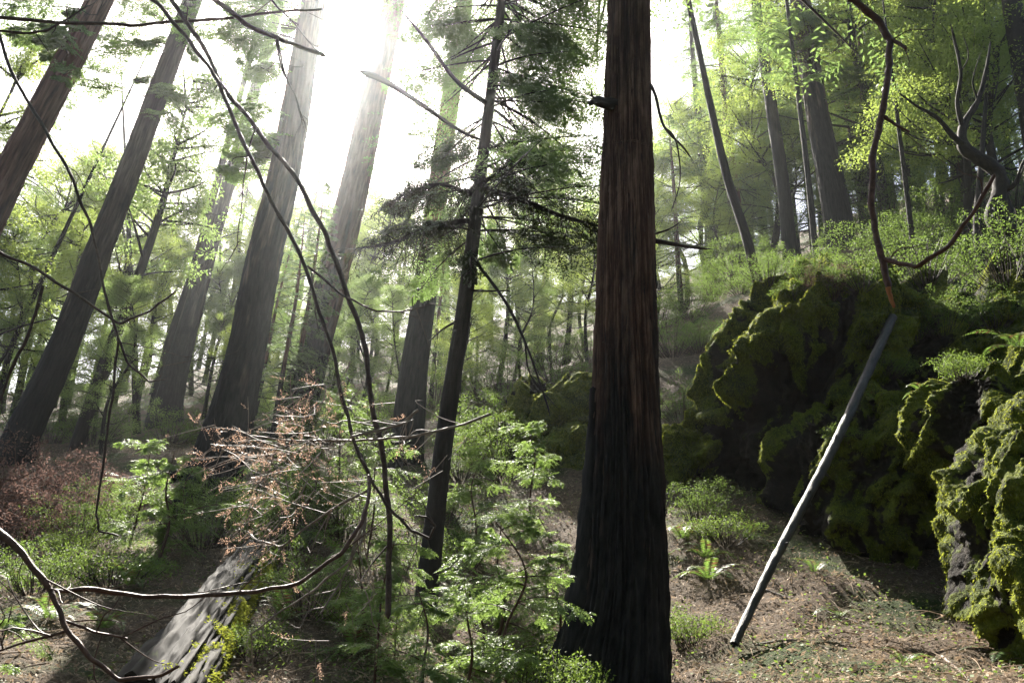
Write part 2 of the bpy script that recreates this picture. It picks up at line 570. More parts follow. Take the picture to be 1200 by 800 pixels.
M = dict(
    bark_main=bark_mat('redwood_bark_half_charred', (0.008, 0.005, 0.004), (0.075, 0.038, 0.026), (0.21, 0.122, 0.088), 2.3, 2.8, relief=True, bump=1.0, zs=.2),
    bark_c=bark_mat('redwood_bark_charred_foot', (0.016, 0.011, 0.010), (0.09, 0.058, 0.046), (0.19, 0.13, 0.108), 5.0, 3.5, relief=True),
    bark_red=bark_mat('redwood_bark', (0.022, 0.012, 0.009), (0.13, 0.064, 0.045), (0.26, 0.15, 0.11), 3.5, 3.0, relief=True),
    bark_grey=bark_mat('grey_brown_bark', (0.014, 0.010, 0.009), (0.055, 0.041, 0.035), (0.11, 0.086, 0.072), 4.5, 3.0, relief=True),
    bark_dark=bark_mat('dark_fir_bark', (0.010, 0.008, 0.007), (0.032, 0.024, 0.021), (0.062, 0.048, 0.042), None, scale=16),
    bark_moss=bark_mat('mossy_bark', (0.010, 0.008, 0.006), (0.035, 0.028, 0.02), (0.08, 0.065, 0.05), None, moss=0.0, zs=.5),
    dead_pole=bark_mat('weathered_grey_wood', (0.016, 0.014, 0.013), (0.05, 0.046, 0.043), (0.13, 0.122, 0.115), None, zs=.15, scale=22, bump=.5, rough=.55),
    log=bark_mat('mossy_log_bark', (0.004, 0.003, 0.003), (0.016, 0.013, 0.011), (0.06, 0.052, 0.043), None, zs=.1, scale=14, moss=-.25, relief=True),
    twig=bark_mat('brown_twig_bark', (0.02, 0.013, 0.010), (0.055, 0.036, 0.029), (0.10, 0.07, 0.056), None, zs=1, scale=30, bump=.2, rough=.6),
    twig_grey=bark_mat('grey_dead_twig', (0.10, 0.075, 0.06), (0.20, 0.16, 0.135), (0.32, 0.27, 0.23), None, zs=1, scale=30, bump=.2, rough=.6),
    twig_red=bark_mat('red_brown_branch', (0.03, 0.014, 0.010), (0.085, 0.040, 0.028), (0.16, 0.085, 0.06), None, zs=1, scale=30, bump=.2, rough=.5),
    raw=bark_mat('broken_wood', (0.20, 0.075, 0.025), (0.36, 0.15, 0.06), (0.5, 0.26, 0.12), None, zs=.3, scale=40),
    needles=leaf_mat('redwood_needles', (0.030, 0.060, 0.014), (0.085, 0.135, 0.03), (0.30, 0.44, 0.13), 0.55),
    needles_lit=leaf_mat('young_redwood_needles', (0.045, 0.09, 0.025), (0.13, 0.22, 0.06), (0.42, 0.58, 0.13), 0.5, rough=.45, spec=.4),
    needles_dark=leaf_mat('fir_needles', (0.010, 0.020, 0.008), (0.035, 0.055, 0.018), (0.10, 0.13, 0.03), 0.35),
    broad=leaf_mat('tanoak_leaves', (0.04, 0.085, 0.012), (0.12, 0.18, 0.028), (0.54, 0.66, 0.14), 0.62, rough=.55, spec=.25),
    broad_pale=leaf_mat('bay_leaves', (0.035, 0.07, 0.015), (0.11, 0.16, 0.035), (0.40, 0.55, 0.16), 0.6, rough=.55, spec=.25),
    shrub=leaf_mat('huckleberry_leaves', (0.025, 0.055, 0.012), (0.085, 0.14, 0.03), (0.28, 0.40, 0.08), 0.45, rough=.6, spec=.2),
    fern=leaf_mat('fern_green', (0.03, 0.075, 0.015), (0.10, 0.17, 0.035), (0.26, 0.40, 0.07), 0.45, brown=(.14, .08, .035)),
    dead=leaf_mat('dead_needles', (0.22, 0.12, 0.08), (0.52, 0.36, 0.27), (0.58, 0.38, 0.27), 0.4),
    deadbush=leaf_mat('dry_brown_leaves', (0.06, 0.035, 0.03), (0.17, 0.11, 0.095), (0.24, 0.145, 0.115), 0.4, rough=.8, spec=.1),
    mossf=leaf_mat('moss_tufts', (0.022, 0.034, 0.006), (0.17, 0.20, 0.028), (0.50, 0.54, 0.07), 0.5, rough=.8, spec=.1, clump=2.6),
    mossdark=leaf_mat('dark_branch_moss', (0.014, 0.014, 0.008), (0.035, 0.034, 0.016), (0.06, 0.06, 0.02), 0.3, rough=.9, spec=.1),
    litter=leaf_mat('leaf_litter', (0.05, 0.034, 0.023), (0.46, 0.355, 0.255), (0.36, 0.26, 0.17), 0.3, rough=.75, spec=.15),
    cover=leaf_mat('sorrel_leaves', (0.035, 0.07, 0.014), (0.11, 0.17, 0.035), (0.30, 0.42, 0.07), 0.45, rough=.6, spec=.25),
    rock=rock_mat('mossy_rock'),
    soil=ground_mat(),
)

# ------------------------------------------------------------------ ground
CTL = [  # (photo x, photo y, metres ahead) of points where the soil is seen or guessed
    (860, 752, 6.2), (1000, 800, 5.2), (1200, 810, 4.6), (800, 805, 5.3), (1000, 690, 7.4), (1100, 720, 7.0), (900, 640, 8.4),
    (830, 600, 9.6), (800, 520, 12.0), (715, 850, 6.0), (600, 800, 5.4), (620, 640, 9.5), (640, 520, 14.0), (640, 440, 22),
    (500, 700, 8.2), (430, 800, 5.6), (300, 668, 9.0), (200, 830, 5.2), (245, 600, 13.0), (25, 545, 16), (60, 650, 9.5),
    (0, 800, 5.0), (100, 800, 5.2), (120, 580, 13.5), (195, 500, 26), (340, 510, 18.5), (478, 535, 14.5), (300, 455, 36),
    (500, 440, 38), (720, 420, 36), (850, 385, 17), (985, 290, 20), (1100, 335, 15), (1200, 300, 15), (1050, 270, 30),
    (1400, 500, 9), (1500, 700, 6), (-200, 560, 16), (-300, 700, 8), (20, 480, 40), (600, 375, 60), (1000, 250, 50),
    (250, 430, 60), (900, 560, 12.5), (1000, 420, 13.5),
]
cp = np.array([at(*c) for c in CTL])
extra = np.array([(0, 0, 0.0), (3, 1, 0.2), (-3, 1, -0.1), (0, -6, -1.5), (-8, -6, -1.5), (8, -6, -.8), (-140, 140, 30), (0, 170, 52),
                  (140, 140, 60), (-140, 0, -6), (140, 0, 30), (-140, -60, -12), (140, -60, 12), (0, -60, -12), (60, 90, 46), (-60, 90, 24)])
cp = np.vstack([cp, extra])


def _tps(d):
    return np.where(d > 1e-9, d * d * np.log(np.maximum(d, 1e-9)), 0)


_n = len(cp)
_K = _tps(np.linalg.norm(cp[:, None, :2] - cp[None, :, :2], axis=2)) + np.eye(_n) * 0.6
_A = np.zeros((_n + 3, _n + 3))
_A[:_n, :_n] = _K
_A[:_n, _n] = _A[_n, :_n] = 1
_A[:_n, _n + 1:] = cp[:, :2]
_A[_n + 1:, :_n] = cp[:, :2].T
_sol = np.linalg.solve(_A, np.concatenate([cp[:, 2], np.zeros(3)]))


def gz(x, y, bump=True):
    x, y = np.atleast_1d(np.asarray(x, float)), np.atleast_1d(np.asarray(y, float))
    z = np.empty(len(x))
    for i in range(0, len(x), 20000):
        q = np.column_stack([x[i:i + 20000], y[i:i + 20000]])
        z[i:i + 20000] = _tps(np.linalg.norm(q[:, None] - cp[None, :, :2], axis=2)) @ _sol[:_n] + _sol[_n] + q @ _sol[_n + 1:]
    if bump:
        p = np.column_stack([x, y, np.zeros(len(x))])
        z = z + 0.16 * fbm(p * 0.6, 3) + 0.09 * fbm(p * 2.6 + 9, 3) + .03 * fbm(p * 7 + 3, 2)
    return z


def on_ground(px, py, Y, dz=0.0):
    p = at(px, py, Y)
    p[2] = gz(p[0], p[1])[0] + dz
    return p


def ground_hit(px, py, lo=3.0, hi=60.0):
    """first ground point along the view ray"""
    Ys = np.geomspace(lo, hi, 160)
    P = np.array([at(px, py, y) for y in Ys])
    b = np.where(P[:, 2] < gz(P[:, 0], P[:, 1]))[0]
    k = b[0] if len(b) else len(Ys) - 1
    return P[k]


xs = np.concatenate([np.linspace(-150, -14, 60), np.linspace(-13.8, 13.8, 240), np.linspace(14, 150, 60)])
ys = np.concatenate([np.linspace(-80, 0.5, 40), np.linspace(0.7, 22, 240), np.linspace(22.4, 180, 90)])
gx, gy = np.meshgrid(xs, ys)
gzv = gz(gx.ravel(), gy.ravel())
GV = np.column_stack([gx.ravel(), gy.ravel(), gzv])
nx, ny = len(xs), len(ys)
ii = np.arange(ny - 1)[:, None] * nx + np.arange(nx - 1)[None]
GF = np.stack([ii, ii + 1, ii + nx + 1, ii + nx], -1).reshape(-1, 4)
gmb = MB()
gmb.add(GV, GF, 0, True)
tag(gmb.obj('ground', M['soil']), 'steep forest floor of dark soil rising away between the trees', 'ground', kind='structure')

# air with a little mist in it
bm = bmesh.new()
bmesh.ops.create_cube(bm, size=1.0)
zlo, zhi = float(gzv.min()) - 1.0, 95.0
bmesh.ops.scale(bm, vec=(306, 266, zhi - zlo), verts=bm.verts)
bmesh.ops.translate(bm, vec=(0, 50, (zhi + zlo) / 2), verts=bm.verts)
me = bpy.data.meshes.new('haze')
bm.to_mesh(me)
bm.free()
hm, hn, hout = newmat('misty_air')
pv = nd(hn, 'ShaderNodeVolumePrincipled', Density=HAZE_DENSITY, Anisotropy=HAZE_G)
pv.inputs['Color'].default_value = (0.93, 0.97, 1.0, 1)
hn.links.new(pv.outputs[0], hout.inputs['Volume'])
me.materials.append(hm)
tag(link('haze', me), 'pale sunlit mist hanging between the trees', 'haze', kind='stuff')


# ------------------------------------------------------------------ big trees
def px_trunk(pts, Y, wf=.36):
    """pts: (x, y, width in pixels) from foot to top of what is seen; returns world points and radii"""
    P, r = [], []
    base = None
    for (x, y, wd) in pts:
        p = at(x, y, Y)
        d = ray(x, y)
        dist = (Y / d[1])
        P.append(p)
        r.append(wf * wd / F * dist)
    return np.array(P), np.array(r)


def big_tree(name, label, pts, Y, mat, k=72, n=220, amp=0.10, ridges=9, flare=0.0, extend=6.0, seed=0.0, group=None, flare_h=1.0, sink=0.5, top=.72, shreds=1500, wf=.36):
    P, r = px_trunk(pts, Y, wf)
    g0 = gz(P[0, 0], P[0, 1])[0]
    d0 = unit(P[0] - P[1])
    if P[0, 2] > g0:                                  # run the foot down into the soil
        L = (P[0, 2] - g0 + sink) / max(-d0[2], .3)
        P = np.vstack([P[0] + d0 * L, P])
        r = np.concatenate([[r[0] * 1.06], r])
    else:
        P = np.vstack([P[0] + d0 * sink, P])
        r = np.concatenate([[r[0]], r])
    if extend:
        d1 = unit(P[-1] - P[-2])
        P = np.vstack([P, P[-1] + d1 * extend])
        r = np.concatenate([r, [max(r[-1] * top, .006)]])
    mb = MB()
    C, rr = bark_trunk(mb, P, r, k, n, 0, amp, ridges, seed, flare, flare_h, shreds=shreds)
    org = C[0].copy()
    t = thing(name, label, 'tree', org, group)
    mb.obj('trunk', mat, t, org)
    return t, org, C, rr


def limb(t, org, pts, r, mat=None, k=6, name='branch', foliage=None, rough=.25):
    mb = MB()
    tube(mb, pts, r, k, None, 0, rough)
    return mb.obj(name, mat or M['twig'], t, org)


# 1 the great trunk in front
main, mo, mC, mr = big_tree('redwood_tree', 'great dark redwood standing nearest, its furrowed trunk charred black towards the foot',
                            [(702, 860, 188), (713, 795, 146), (727, 700, 110), (731, 600, 98), (733, 500, 84), (733, 400, 75), (735, 200, 61), (737, 0, 50)],
                            6.0, M['bark_main'], 280, 620, 0.15, 20, 0.25, 14.0, 2.3, flare_h=.55, shreds=6000, wf=.475)
limb(main, mo, [at(722, 124, 5.9), at(704, 120, 5.75), at(697, 118, 5.65), at(690, 123, 5.6)], [.06, .045, .03, .022], M['bark_dark'], 8, 'branch_stub', rough=.6)
limb(main, mo, [at(700, 120, 5.7), at(694, 112, 5.6), at(693, 104, 5.55)], (.012, .004), M['bark_dark'], 6, 'branch_stub')
limb(main, mo, [at(760, 95, 6), at(768, 112, 5.8), at(778, 148, 5.7), at(800, 172, 5.6), at(812, 188, 5.6)], (.018, .006), M['twig'])
limb(main, mo, [at(778, 148, 5.7), at(792, 165, 5.6), at(797, 210, 5.6), at(786, 250, 5.6)], (.009, .003), M['twig'])
limb(main, mo, [at(765, 282, 6), at(790, 286, 5.8), at(812, 290, 5.7), at(835, 292, 5.7)], (.024, .006), M['twig'])
limb(main, mo, [at(765, 275, 6), at(785, 268, 5.8), at(800, 258, 5.7)], (.010, .003), M['twig'])
# a strip of bark standing off the left flank
bs = MB()
tube(bs, [at(672, 800, 5.9), at(684, 690, 5.92), at(691, 600, 5.93), at(695, 520, 5.95), at(696, 452, 5.97)], (.13, .03), 14, 80, 0, .35, 5)
bs.obj('bark_strip', M['bark_main'], main, mo)
mcr = MB()  # the tree's crown out of view, put in to shade overhead sky fill
for i in range(60):
    z = rng.uniform(8.6, 20)
    j = np.argmin(abs(mC[:, 2] - z))
    bough(mcr, mC[j], rng.uniform(0, 6.283), rng.uniform(2.5, 5.0), .05, .25, 18, .3, 14, .09, .028, rng, wood=1, wr=.04)
mcr.obj('crown', [M['needles'], M['twig']], main, mo)

rng = np.random.default_rng(176)
# 2 the slender dark fir
fir, fo, fC, fr = big_tree('fir_tree', 'slender black-barked fir left of the great redwood, with shaggy mossy branches',
                           [(500, 695, 36), (515, 560, 30), (530, 450, 27), (548, 330, 23), (570, 150, 18), (588, 0, 15)], 8.0, M['bark_dark'],
                           32, 200, 0.06, 8, 0.25, 9.0, 4.1)


def shag(mb, C, n, L, g, mat, spread=.05, down=1.0):
    """moss or lichen hanging from a branch"""
    i = g.integers(0, len(C), n)
    P = C[i] + g.normal(0, spread, (n, 3))
    D = unit(g.normal(0, .5, (n, 3)) + np.array((0, 0, -down)))
    N = unit(g.normal(0, 1, (n, 3)))
    mb.leaves(leaf_quads(P, D, N, L * g.uniform(.5, 1.5, n), L * .16), mat)


def mossy_limb(t, org, pts, r, n=900, L=.09, sp=.05, tufts=14):
    mb = MB()
    C, rr = tube(mb, pts, r, 7, 60, 0, .4)
    wgt = np.clip(.15 + 1.6 * fbm(C * 3.1 + 5, 2), 0, 1) + .02
    ii_ = rng.choice(len(C), n // 2, p=wgt / wgt.sum())
    shag(mb, C[ii_], n // 2, L, rng, 1, sp * .8)
    for q in range(tufts * 2):                  # forked, drooping side twigs with shaggy dead sprays
        i = rng.integers(4, len(C))
        ln = rng.uniform(.12, .55)
        ax_ = unit(C[min(i + 2, len(C) - 1)] - C[i - 3])
        dr = unit(ax_ * .6 + rng.normal(0, .6, 3) + np.array((0, 0, -.45)))
        e = C[i] + dr * ln + np.array((0, 0, -.25 * ln))
        c2, _ = tube(mb, [C[i], C[i] + dr * ln * .5 + rng.normal(0, .03, 3), e], (.006, .002), 4, 10, 0)
        if q % 3:
            shag(mb, c2[3:], int(90 * ln), L * .7, rng, 1, .02)
        mb.leaves(sprays(c2[5:9], unit(rng.normal(0, .6, (4, 3)) + dr), unit(rng.normal(0, .5, (4, 3)) + np.array((0, 0, 1.))), ln * .5, 14, .035, .009, rng), 2 if q % 2 else 1)
    return mb.obj('branch', [M['bark_dark'], M['mossdark'], M['needles_dark']], t, org)


mossy_limb(fir, fo, [at(550, 258, 8), at(500, 268, 7.7), at(460, 284, 7.5), at(415, 292, 7.3)], (.035, .010), 1100, .08, .04, 20)
mossy_limb(fir, fo, [at(553, 228, 8), at(515, 216, 7.9), at(478, 226, 7.8), at(455, 240, 7.8)], (.028, .008), 900, .09, .045, 18)
mossy_limb(fir, fo, [at(564, 220, 8), at(610, 234, 7.7), at(655, 252, 7.4), at(705, 266, 7.2)], (.04, .014), 1300, .08, .045, 24)
mossy_limb(fir, fo, [at(566, 215, 8), at(585, 200, 7.8), at(598, 188, 7.7), at(602, 168, 7.7)], (.03, .012), 900, .10, .06, 14)
limb(fir, fo, [at(571, 122, 8), at(535, 95, 7.5), at(500, 48, 7.0), at(470, 12, 6.7)], (.035, .008), M['bark_dark'], 7)
limb(fir, fo, [at(566, 165, 8), at(537, 152, 7.5), at(490, 120, 7.1), at(450, 95, 6.8), at(420, 83, 6.6)], (.016, .035), M['bark_dark'], 7)
limb(fir, fo, [at(552, 300, 8), at(590, 350, 7.5), at(615, 400, 7.2), at(640, 470, 7.0), at(645, 490, 7)], (.020, .005), M['bark_dark'], 6)
limb(fir, fo, [at(615, 400, 7.2), at(622, 440, 7.1), at(655, 480, 7.0)], (.009, .003), M['bark_dark'], 5)
limb(fir, fo, [at(548, 340, 8), at(575, 341, 7.8), at(602, 340, 7.8)], (.018, .006), M['bark_dark'], 6)
limb(fir, fo, [at(538, 375, 8), at(520, 385, 7.8), at(500, 402, 7.6)], (.018, .005), M['bark_dark'], 6)


def fir_boughs(t, org, C, specs, mat, **kw):
    mb = MB()
    for (px, py, Y, n, Lm) in specs:
        for i in range(int(n * 1.3)):
            c = at(px + rng.normal(0, 18), py + rng.normal(0, 14), Y + rng.normal(0, .4))
            j = np.argmin(abs(C[:, 2] - (c[2] + .25)))
            v = c - C[j]
            az = math.atan2(v[1], v[0])
            L = max(.6, math.hypot(v[0], v[1]) * 1.25)
            bough(mb, C[j], az, L, math.atan2(v[2], math.hypot(v[0], v[1])) + .18, .22, 22, .38 * Lm, 18, kw.get('lL', .06), kw.get('lW', .015), rng, wood=1, wr=.014, bare=.35)
    return mb.obj('crown', mat, t, org)


fir_dark = fir_boughs(fir, fo, fC, [(510, 215, 8.2, 2, .8), (535, 245, 8.1, 2, .8), (485, 240, 8.0, 2, .8), (465, 275, 7.8, 2, .8), (520, 190, 8.4, 2, .8), (600, 210, 8.2, 4, .8), (660, 280, 7.6, 4, .8), (690, 240, 7.8, 2, .8), (540, 290, 8.3, 3, .7)], [M['needles_dark'], M['bark_dark']])
fir_boughs(fir, fo, fC, [(640, 40, 7.6, 6, 1), (620, 110, 7.6, 5, 1), (650, 170, 7.2, 5, 1), (630, 90, 9, 5, 1), (520, 30, 8.2, 5, 1), (510, 90, 8.4, 4, 1),
                         (660, 120, 8, 4, 1), (505, 250, 8.4, 2, .8), (490, 330, 8.5, 2, .7), (610, 300, 8.5, 3, .8), (540, -40, 8, 5, 1), (640, -40, 8, 6, 1), (670, 60, 9, 6, 1), (600, 20, 9, 5, 1), (670, 200, 8.6, 5, 1), (610, 160, 9, 4, 1), (560, 60, 9, 4, 1), (680, -20, 7.4, 5, 1), (500, 150, 9, 3, .8), (640, 230, 9, 4, .8),
                         (690, 30, 8.5, 4, 1)], [M['needles'], M['bark_dark']])

rng = np.random.default_rng(232)
# 3 the great trunks on the left
for (nm, lab, pts, Y, mt, kw) in [
    ('redwood_tree', 'reddish leaning redwood trunk cut by the top left corner', [(-120, 470, 58), (-15, 260, 48), (14, 200, 46), (66, 100, 42), (117, 0, 37)], 13, 'bark_red', dict(seed=1.2)),
    ('redwood_tree', 'long leaning dark trunk rising from the brown bushes at far left', [(20, 530, 54), (31, 500, 50), (77, 400, 43), (114, 300, 40), (152, 200, 34), (226, 0, 28)], 16, 'bark_grey', dict(seed=7.7, flare=.2)),
    ('redwood_tree', 'broad leaning redwood charred black at its foot, directly behind the fallen log', [(243, 600, 90), (266, 510, 74), (280, 450, 64), (292, 395, 58), (310, 300, 54), (334, 200, 48), (361, 40, 40)], 13, 'bark_c', dict(seed=3.4, flare=.35, k=90, n=240)),
    ('redwood_tree', 'reddish redwood trunk leaning under the sun glare, right of the charred one', [(338, 505, 66), (355, 450, 58), (385, 340, 50), (415, 220, 45), (440, 105, 40)], 18, 'bark_red', dict(seed=5.9, flare=.2)),
    ('redwood_tree', 'straight reddish redwood just left of the slender fir', [(476, 530, 50), (483, 450, 44), (497, 350, 38), (520, 170, 31), (545, 0, 26)], 14, 'bark_red', dict(seed=8.8, flare=.2)),
    ('redwood_tree', 'pale hazy redwood trunk with swollen foot beyond the two left trunks', [(192, 498, 50), (205, 440, 38), (235, 330, 27), (272, 200, 20)], 26, 'bark_grey', dict(seed=2.6, flare=.3, extend=16)),
    ('redwood_tree', 'thinner pale trunk touching the pale swollen-footed redwood', [(178, 492, 20), (200, 400, 16), (226, 320, 14), (250, 230, 11)], 27, 'bark_grey', dict(seed=9.1, k=24, n=60, extend=14)),
    ('redwood_tree', 'thick redwood leaning left behind the top of the big boulder', [(988, 300, 48), (975, 220, 42), (957, 130, 35), (938, 0, 30)], 20, 'bark_c', dict(seed=6.3)),
    ('redwood_tree', 'shaded trunk partly hidden by leaves left of the thick boulder-top redwood', [(926, 300, 24), (918, 220, 21), (900, 100, 18), (885, 0, 15)], 22, 'bark_grey', dict(seed=4.4, k=24, n=60)),
    ('redwood_tree', 'very thin straight trunk between the two thicker trunks above the boulder', [(957, 305, 11), (945, 190, 9), (934, 100, 7)], 19, 'bark_grey', dict(seed=1.4, k=16, n=50)),
    ('tanoak_tree', 'mossy crooked trunk leaning left beside the big boulder', [(888, 330, 17), (872, 270, 15), (850, 200, 13), (832, 120, 11), (815, 40, 9)], 15, 'bark_dark', dict(seed=3.1, k=20, n=70, amp=.2)),
    ('tanoak_tree', 'thin dark sapling trunk right of the hanging bare branch', [(1074, 320, 9), (1062, 220, 8), (1052, 140, 6)], 15, 'bark_moss', dict(seed=3.9, k=14, n=50, extend=5, top=.1)),
    ('tanoak_tree', 'dark trunk dropping into the top right corner', [(1240, 330, 36), (1215, 180, 32), (1185, 0, 28)], 14, 'bark_moss', dict(seed=2.2, k=24, n=80)),
    ('tanoak_tree', 'short dark trunk below the gnarled mossy tree', [(1150, 325, 14), (1145, 260, 12), (1150, 190, 9)], 14, 'bark_moss', dict(seed=2.9, k=16, n=50, extend=4, top=.1)),
    ('redwood_tree', 'slim dark trunk leaning at far left before the bright gap', [(-5, 470, 11), (20, 390, 9), (62, 300, 7)], 20, 'bark_dark', dict(seed=4.9, k=14, n=50, extend=9, top=.08)),
    ('redwood_tree', 'short dark upright trunk left of the pale swollen-footed redwood', [(160, 500, 13), (158, 430, 11), (152, 300, 8)], 24, 'bark_dark', dict(seed=5.5, k=16, n=60, extend=9, top=.08)),
]:
    big_tree(nm, lab, pts, Y, M[mt], **kw)

for (nm, spots, mt) in [('cut by the top left', [(50, 30, 12.5, 4, .8), (75, 65, 12.5, 4, .8), (30, 10, 12.6, 3, .8), (95, 20, 12.6, 2, .8)], 'needles'),
                        ('rising from the brown bushes', [(150, 45, 15.5, 4, .8), (185, 100, 15.5, 3, .8), (130, 100, 15.5, 3, .8), (215, 130, 15.6, 3, .8), (110, 60, 15.5, 3, .8), (245, 60, 15.5, 2, .8), (165, 10, 15.5, 4, .8)], 'needles'),
                        ('behind the fallen log', [(300, 70, 12.5, 5, .9), (285, 130, 12.5, 5, .9), (295, 190, 12.5, 4, .8), (270, 30, 12.6, 5, .9), (310, 10, 12.6, 4, .9), (265, 160, 12.6, 3, .9)], 'needles'),
                        ('left of the slender fir', [(500, 30, 14.3, 3, .8), (575, 40, 14.4, 2, .8)], 'needles'),
                        ('thick redwood leaning left', [(900, 60, 19, 5, .8), (985, 90, 19.5, 4, .8), (960, 30, 19, 5, .8), (930, 20, 19, 4, .8), (880, 20, 19, 4, .8)], 'needles')]:
    for o in list(COL.objects):
        if nm in o.get('label', '') and o.get('category') == 'tree':
            tr = [c for c in o.children if c.name.startswith('trunk')][0]
            co = np.array([v.co[:] for v in tr.data.vertices]) + np.array(o.location)
            kk = {90: 90}.get(0, None)
            zq = np.linspace(co[:, 2].min(), co[:, 2].max(), 60)
            CC = np.array([co[np.abs(co[:, 2] - z) < .6].mean(0) for z in zq])
            fir_boughs(o, o.location, CC, spots, [M[mt], M['bark_dark']], lL=.085, lW=.024)

# the leafy leaning tanoak between the two leftmost trunks
def leaf_blob(mb, c, rad, n, L, g, mat=0, flat=.6, droop=.3):
    """a clump of small leaves round a twig end"""
    v = unit(g.normal(0, 1, (n, 3))) * (g.uniform(0, 1, (n, 1)) ** .5)
    P = np.asarray(c) + v * np.asarray(rad)
    D = unit(v + g.normal(0, .6, (n, 3)) + np.array((0, 0, -droop)))
    N = unit(g.normal(0, flat, (n, 3)) + np.array((0, 0, 1.0)))
    mb.leaves(leaf_quads(P, D, N, L * g.uniform(.6, 1.25, n), L * .42), mat)


def broad_crown(mb, C, r, n_limb, Lr, n_leaf, L, g, zmin=.3, clump=.45, wood=1):
    """limbs leave the trunk line C; every limb carries ragged clumps of leaves"""
    for i in range(n_limb):
        j = g.integers(int(len(C) * zmin), len(C))
        f = (j / len(C) - zmin) / (1 - zmin)
        az = g.uniform(0, 6.283)
        Ln = Lr * (1.1 - .65 * f) * g.uniform(.55, 1.15)
        e = C[j] + np.array((math.cos(az) * Ln, math.sin(az) * Ln, Ln * g.uniform(.1, .7)))
        md = (C[j] + e) / 2 + g.normal(0, Ln * .08, 3)
        tube(mb, [C[j], md, e], (r * .35, r * .06), 5, 8, wood)
        for q in range(g.integers(3, 7)):
            s = g.uniform(.35, 1.05)
            c = C[j] + (e - C[j]) * s + g.normal(0, Ln * .16, 3)
            leaf_blob(mb, c, (clump * g.uniform(.5, 1.3), clump * g.uniform(.5, 1.3), clump * g.uniform(.25, .6)), n_leaf, L, g)


gt, go_, gC, gr_ = big_tree('tanoak_tree', 'ivy-dark slim tree with light leafy top between the two left trunks',
                            [(92, 515, 22), (125, 420, 19), (160, 330, 15), (190, 240, 11), (200, 200, 7)], 19, M['bark_dark'], 20, 80, .1, 6, seed=6.6, extend=3, top=.1)
mb = MB()
broad_crown(mb, gC, .12, 34, 1.9, 90, .11, rng, .45, .4)
mb.obj('crown', [M['broad_pale'], M['bark_dark']], gt, go_)

rng = np.random.default_rng(309)
# the gnarled mossy tree at the upper right
t6p = [(1215, 345), (1200, 292), (1185, 272), (1165, 256), (1172, 225), (1170, 203), (1150, 188), (1131, 174), (1128, 150), (1146, 118), (1155, 85), (1161, 48)]
o6 = at(1215, 345, 11)
o6[2] = min(o6[2], gz(o6[0], o6[1])[0])
gn = thing('oak_tree', 'gnarled mossy oak with crooked bare limbs at upper right', 'tree', o6)
mb = MB()
tube(mb, [o6] + [at(x, y, 11) for x, y in t6p], [.17, .16, .15, .14, .13, .12, .11, .10, .09, .065, .045, .03, .015], 12, 120, 0, .45, 5)
mb.obj('trunk', M['bark_moss'], gn, o6)
for pts, r in [([(1128, 150), (1122, 120), (1126, 85), (1118, 45), (1114, 28)], (.045, .012)),
               ([(1131, 172), (1115, 158), (1098, 138), (1075, 125), (1052, 108)], (.055, .012)),
               ([(1172, 225), (1190, 215), (1200, 190), (1215, 170)], (.05, .02)),
               ([(1185, 272), (1172, 300), (1176, 320)], (.05, .02)),
               ([(1126, 85), (1135, 65), (1128, 40)], (.015, .006)), ([(1146, 118), (1140, 95), (1150, 60)], (.02, .006)),
               ([(1200, 285), (1190, 240), (1198, 200), (1210, 180)], (.02, .008))]:
    limb(gn, o6, [at(x, y, 11 - .15 * i) for i, (x, y) in enumerate(pts)], r, M['bark_moss'], 7)

# ------------------------------------------------------------------ woods: prototypes, then copies
def conifer_proto(name, h, r, crown_from, Lmax, nb, leaf, lL, lW, ntw, m, bark, seed, group, dens=1.0):
    g = np.random.default_rng(seed)
    t = thing(name, 'proto', 'tree', (0, 0, 0), group)
    mb = MB()
    bend = g.normal(0, .15, 2)
    C, rr = bark_trunk(mb, [(0, 0, -1.5), (bend[0] * .3, bend[1] * .3, h * .3), (bend[0], bend[1], h * .65), (0, 0, h)], [r * 1.15, r * .9, r * .6, r * .08], 14, 40, 0, .08, 6, seed, .15)
    mb.obj('trunk', bark, t)
    mb = MB()
    for i in range(nb):
        f = (i + g.uniform(0, 1)) / nb
        z = h * (crown_from + (1 - crown_from) * f)
        j = np.argmin(abs(C[:, 2] - z))
        L = Lmax * (1 - f) ** .7 * g.uniform(.55, 1.15) + .3
        if g.uniform() < .12: continue
        bough(mb, (C[j, 0], C[j, 1], z), g.uniform(0, 6.283), L, g.uniform(-.1, .25), .3, ntw, .34, m, lL, lW, g, wood=1, wr=.02 + .008 * L)
    mb.obj('crown', [leaf, bark], t)
    return t


def broad_proto(name, h, r, zmin, Lr, nl, nleaf, L, leaf, bark, seed, group, clump=.5):
    g = np.random.default_rng(seed)
    t = thing(name, 'proto', 'tree', (0, 0, 0), group)
    mb = MB()
    w = g.normal(0, h * .05, (3, 2))
    C, rr = bark_trunk(mb, [(0, 0, -1.0), (w[0, 0], w[0, 1], h * .3), (w[1, 0], w[1, 1], h * .6), (w[2, 0], w[2, 1], h)], [r * 1.2, r * .9, r * .6, r * .12], 12, 40, 0, .1, 5, seed)
    mb.obj('trunk', bark, t)
    mb = MB()
    broad_crown(mb, C, r, nl, Lr, nleaf, L, g, zmin, clump)
    mb.obj('crown', [leaf, bark], t)
    return t


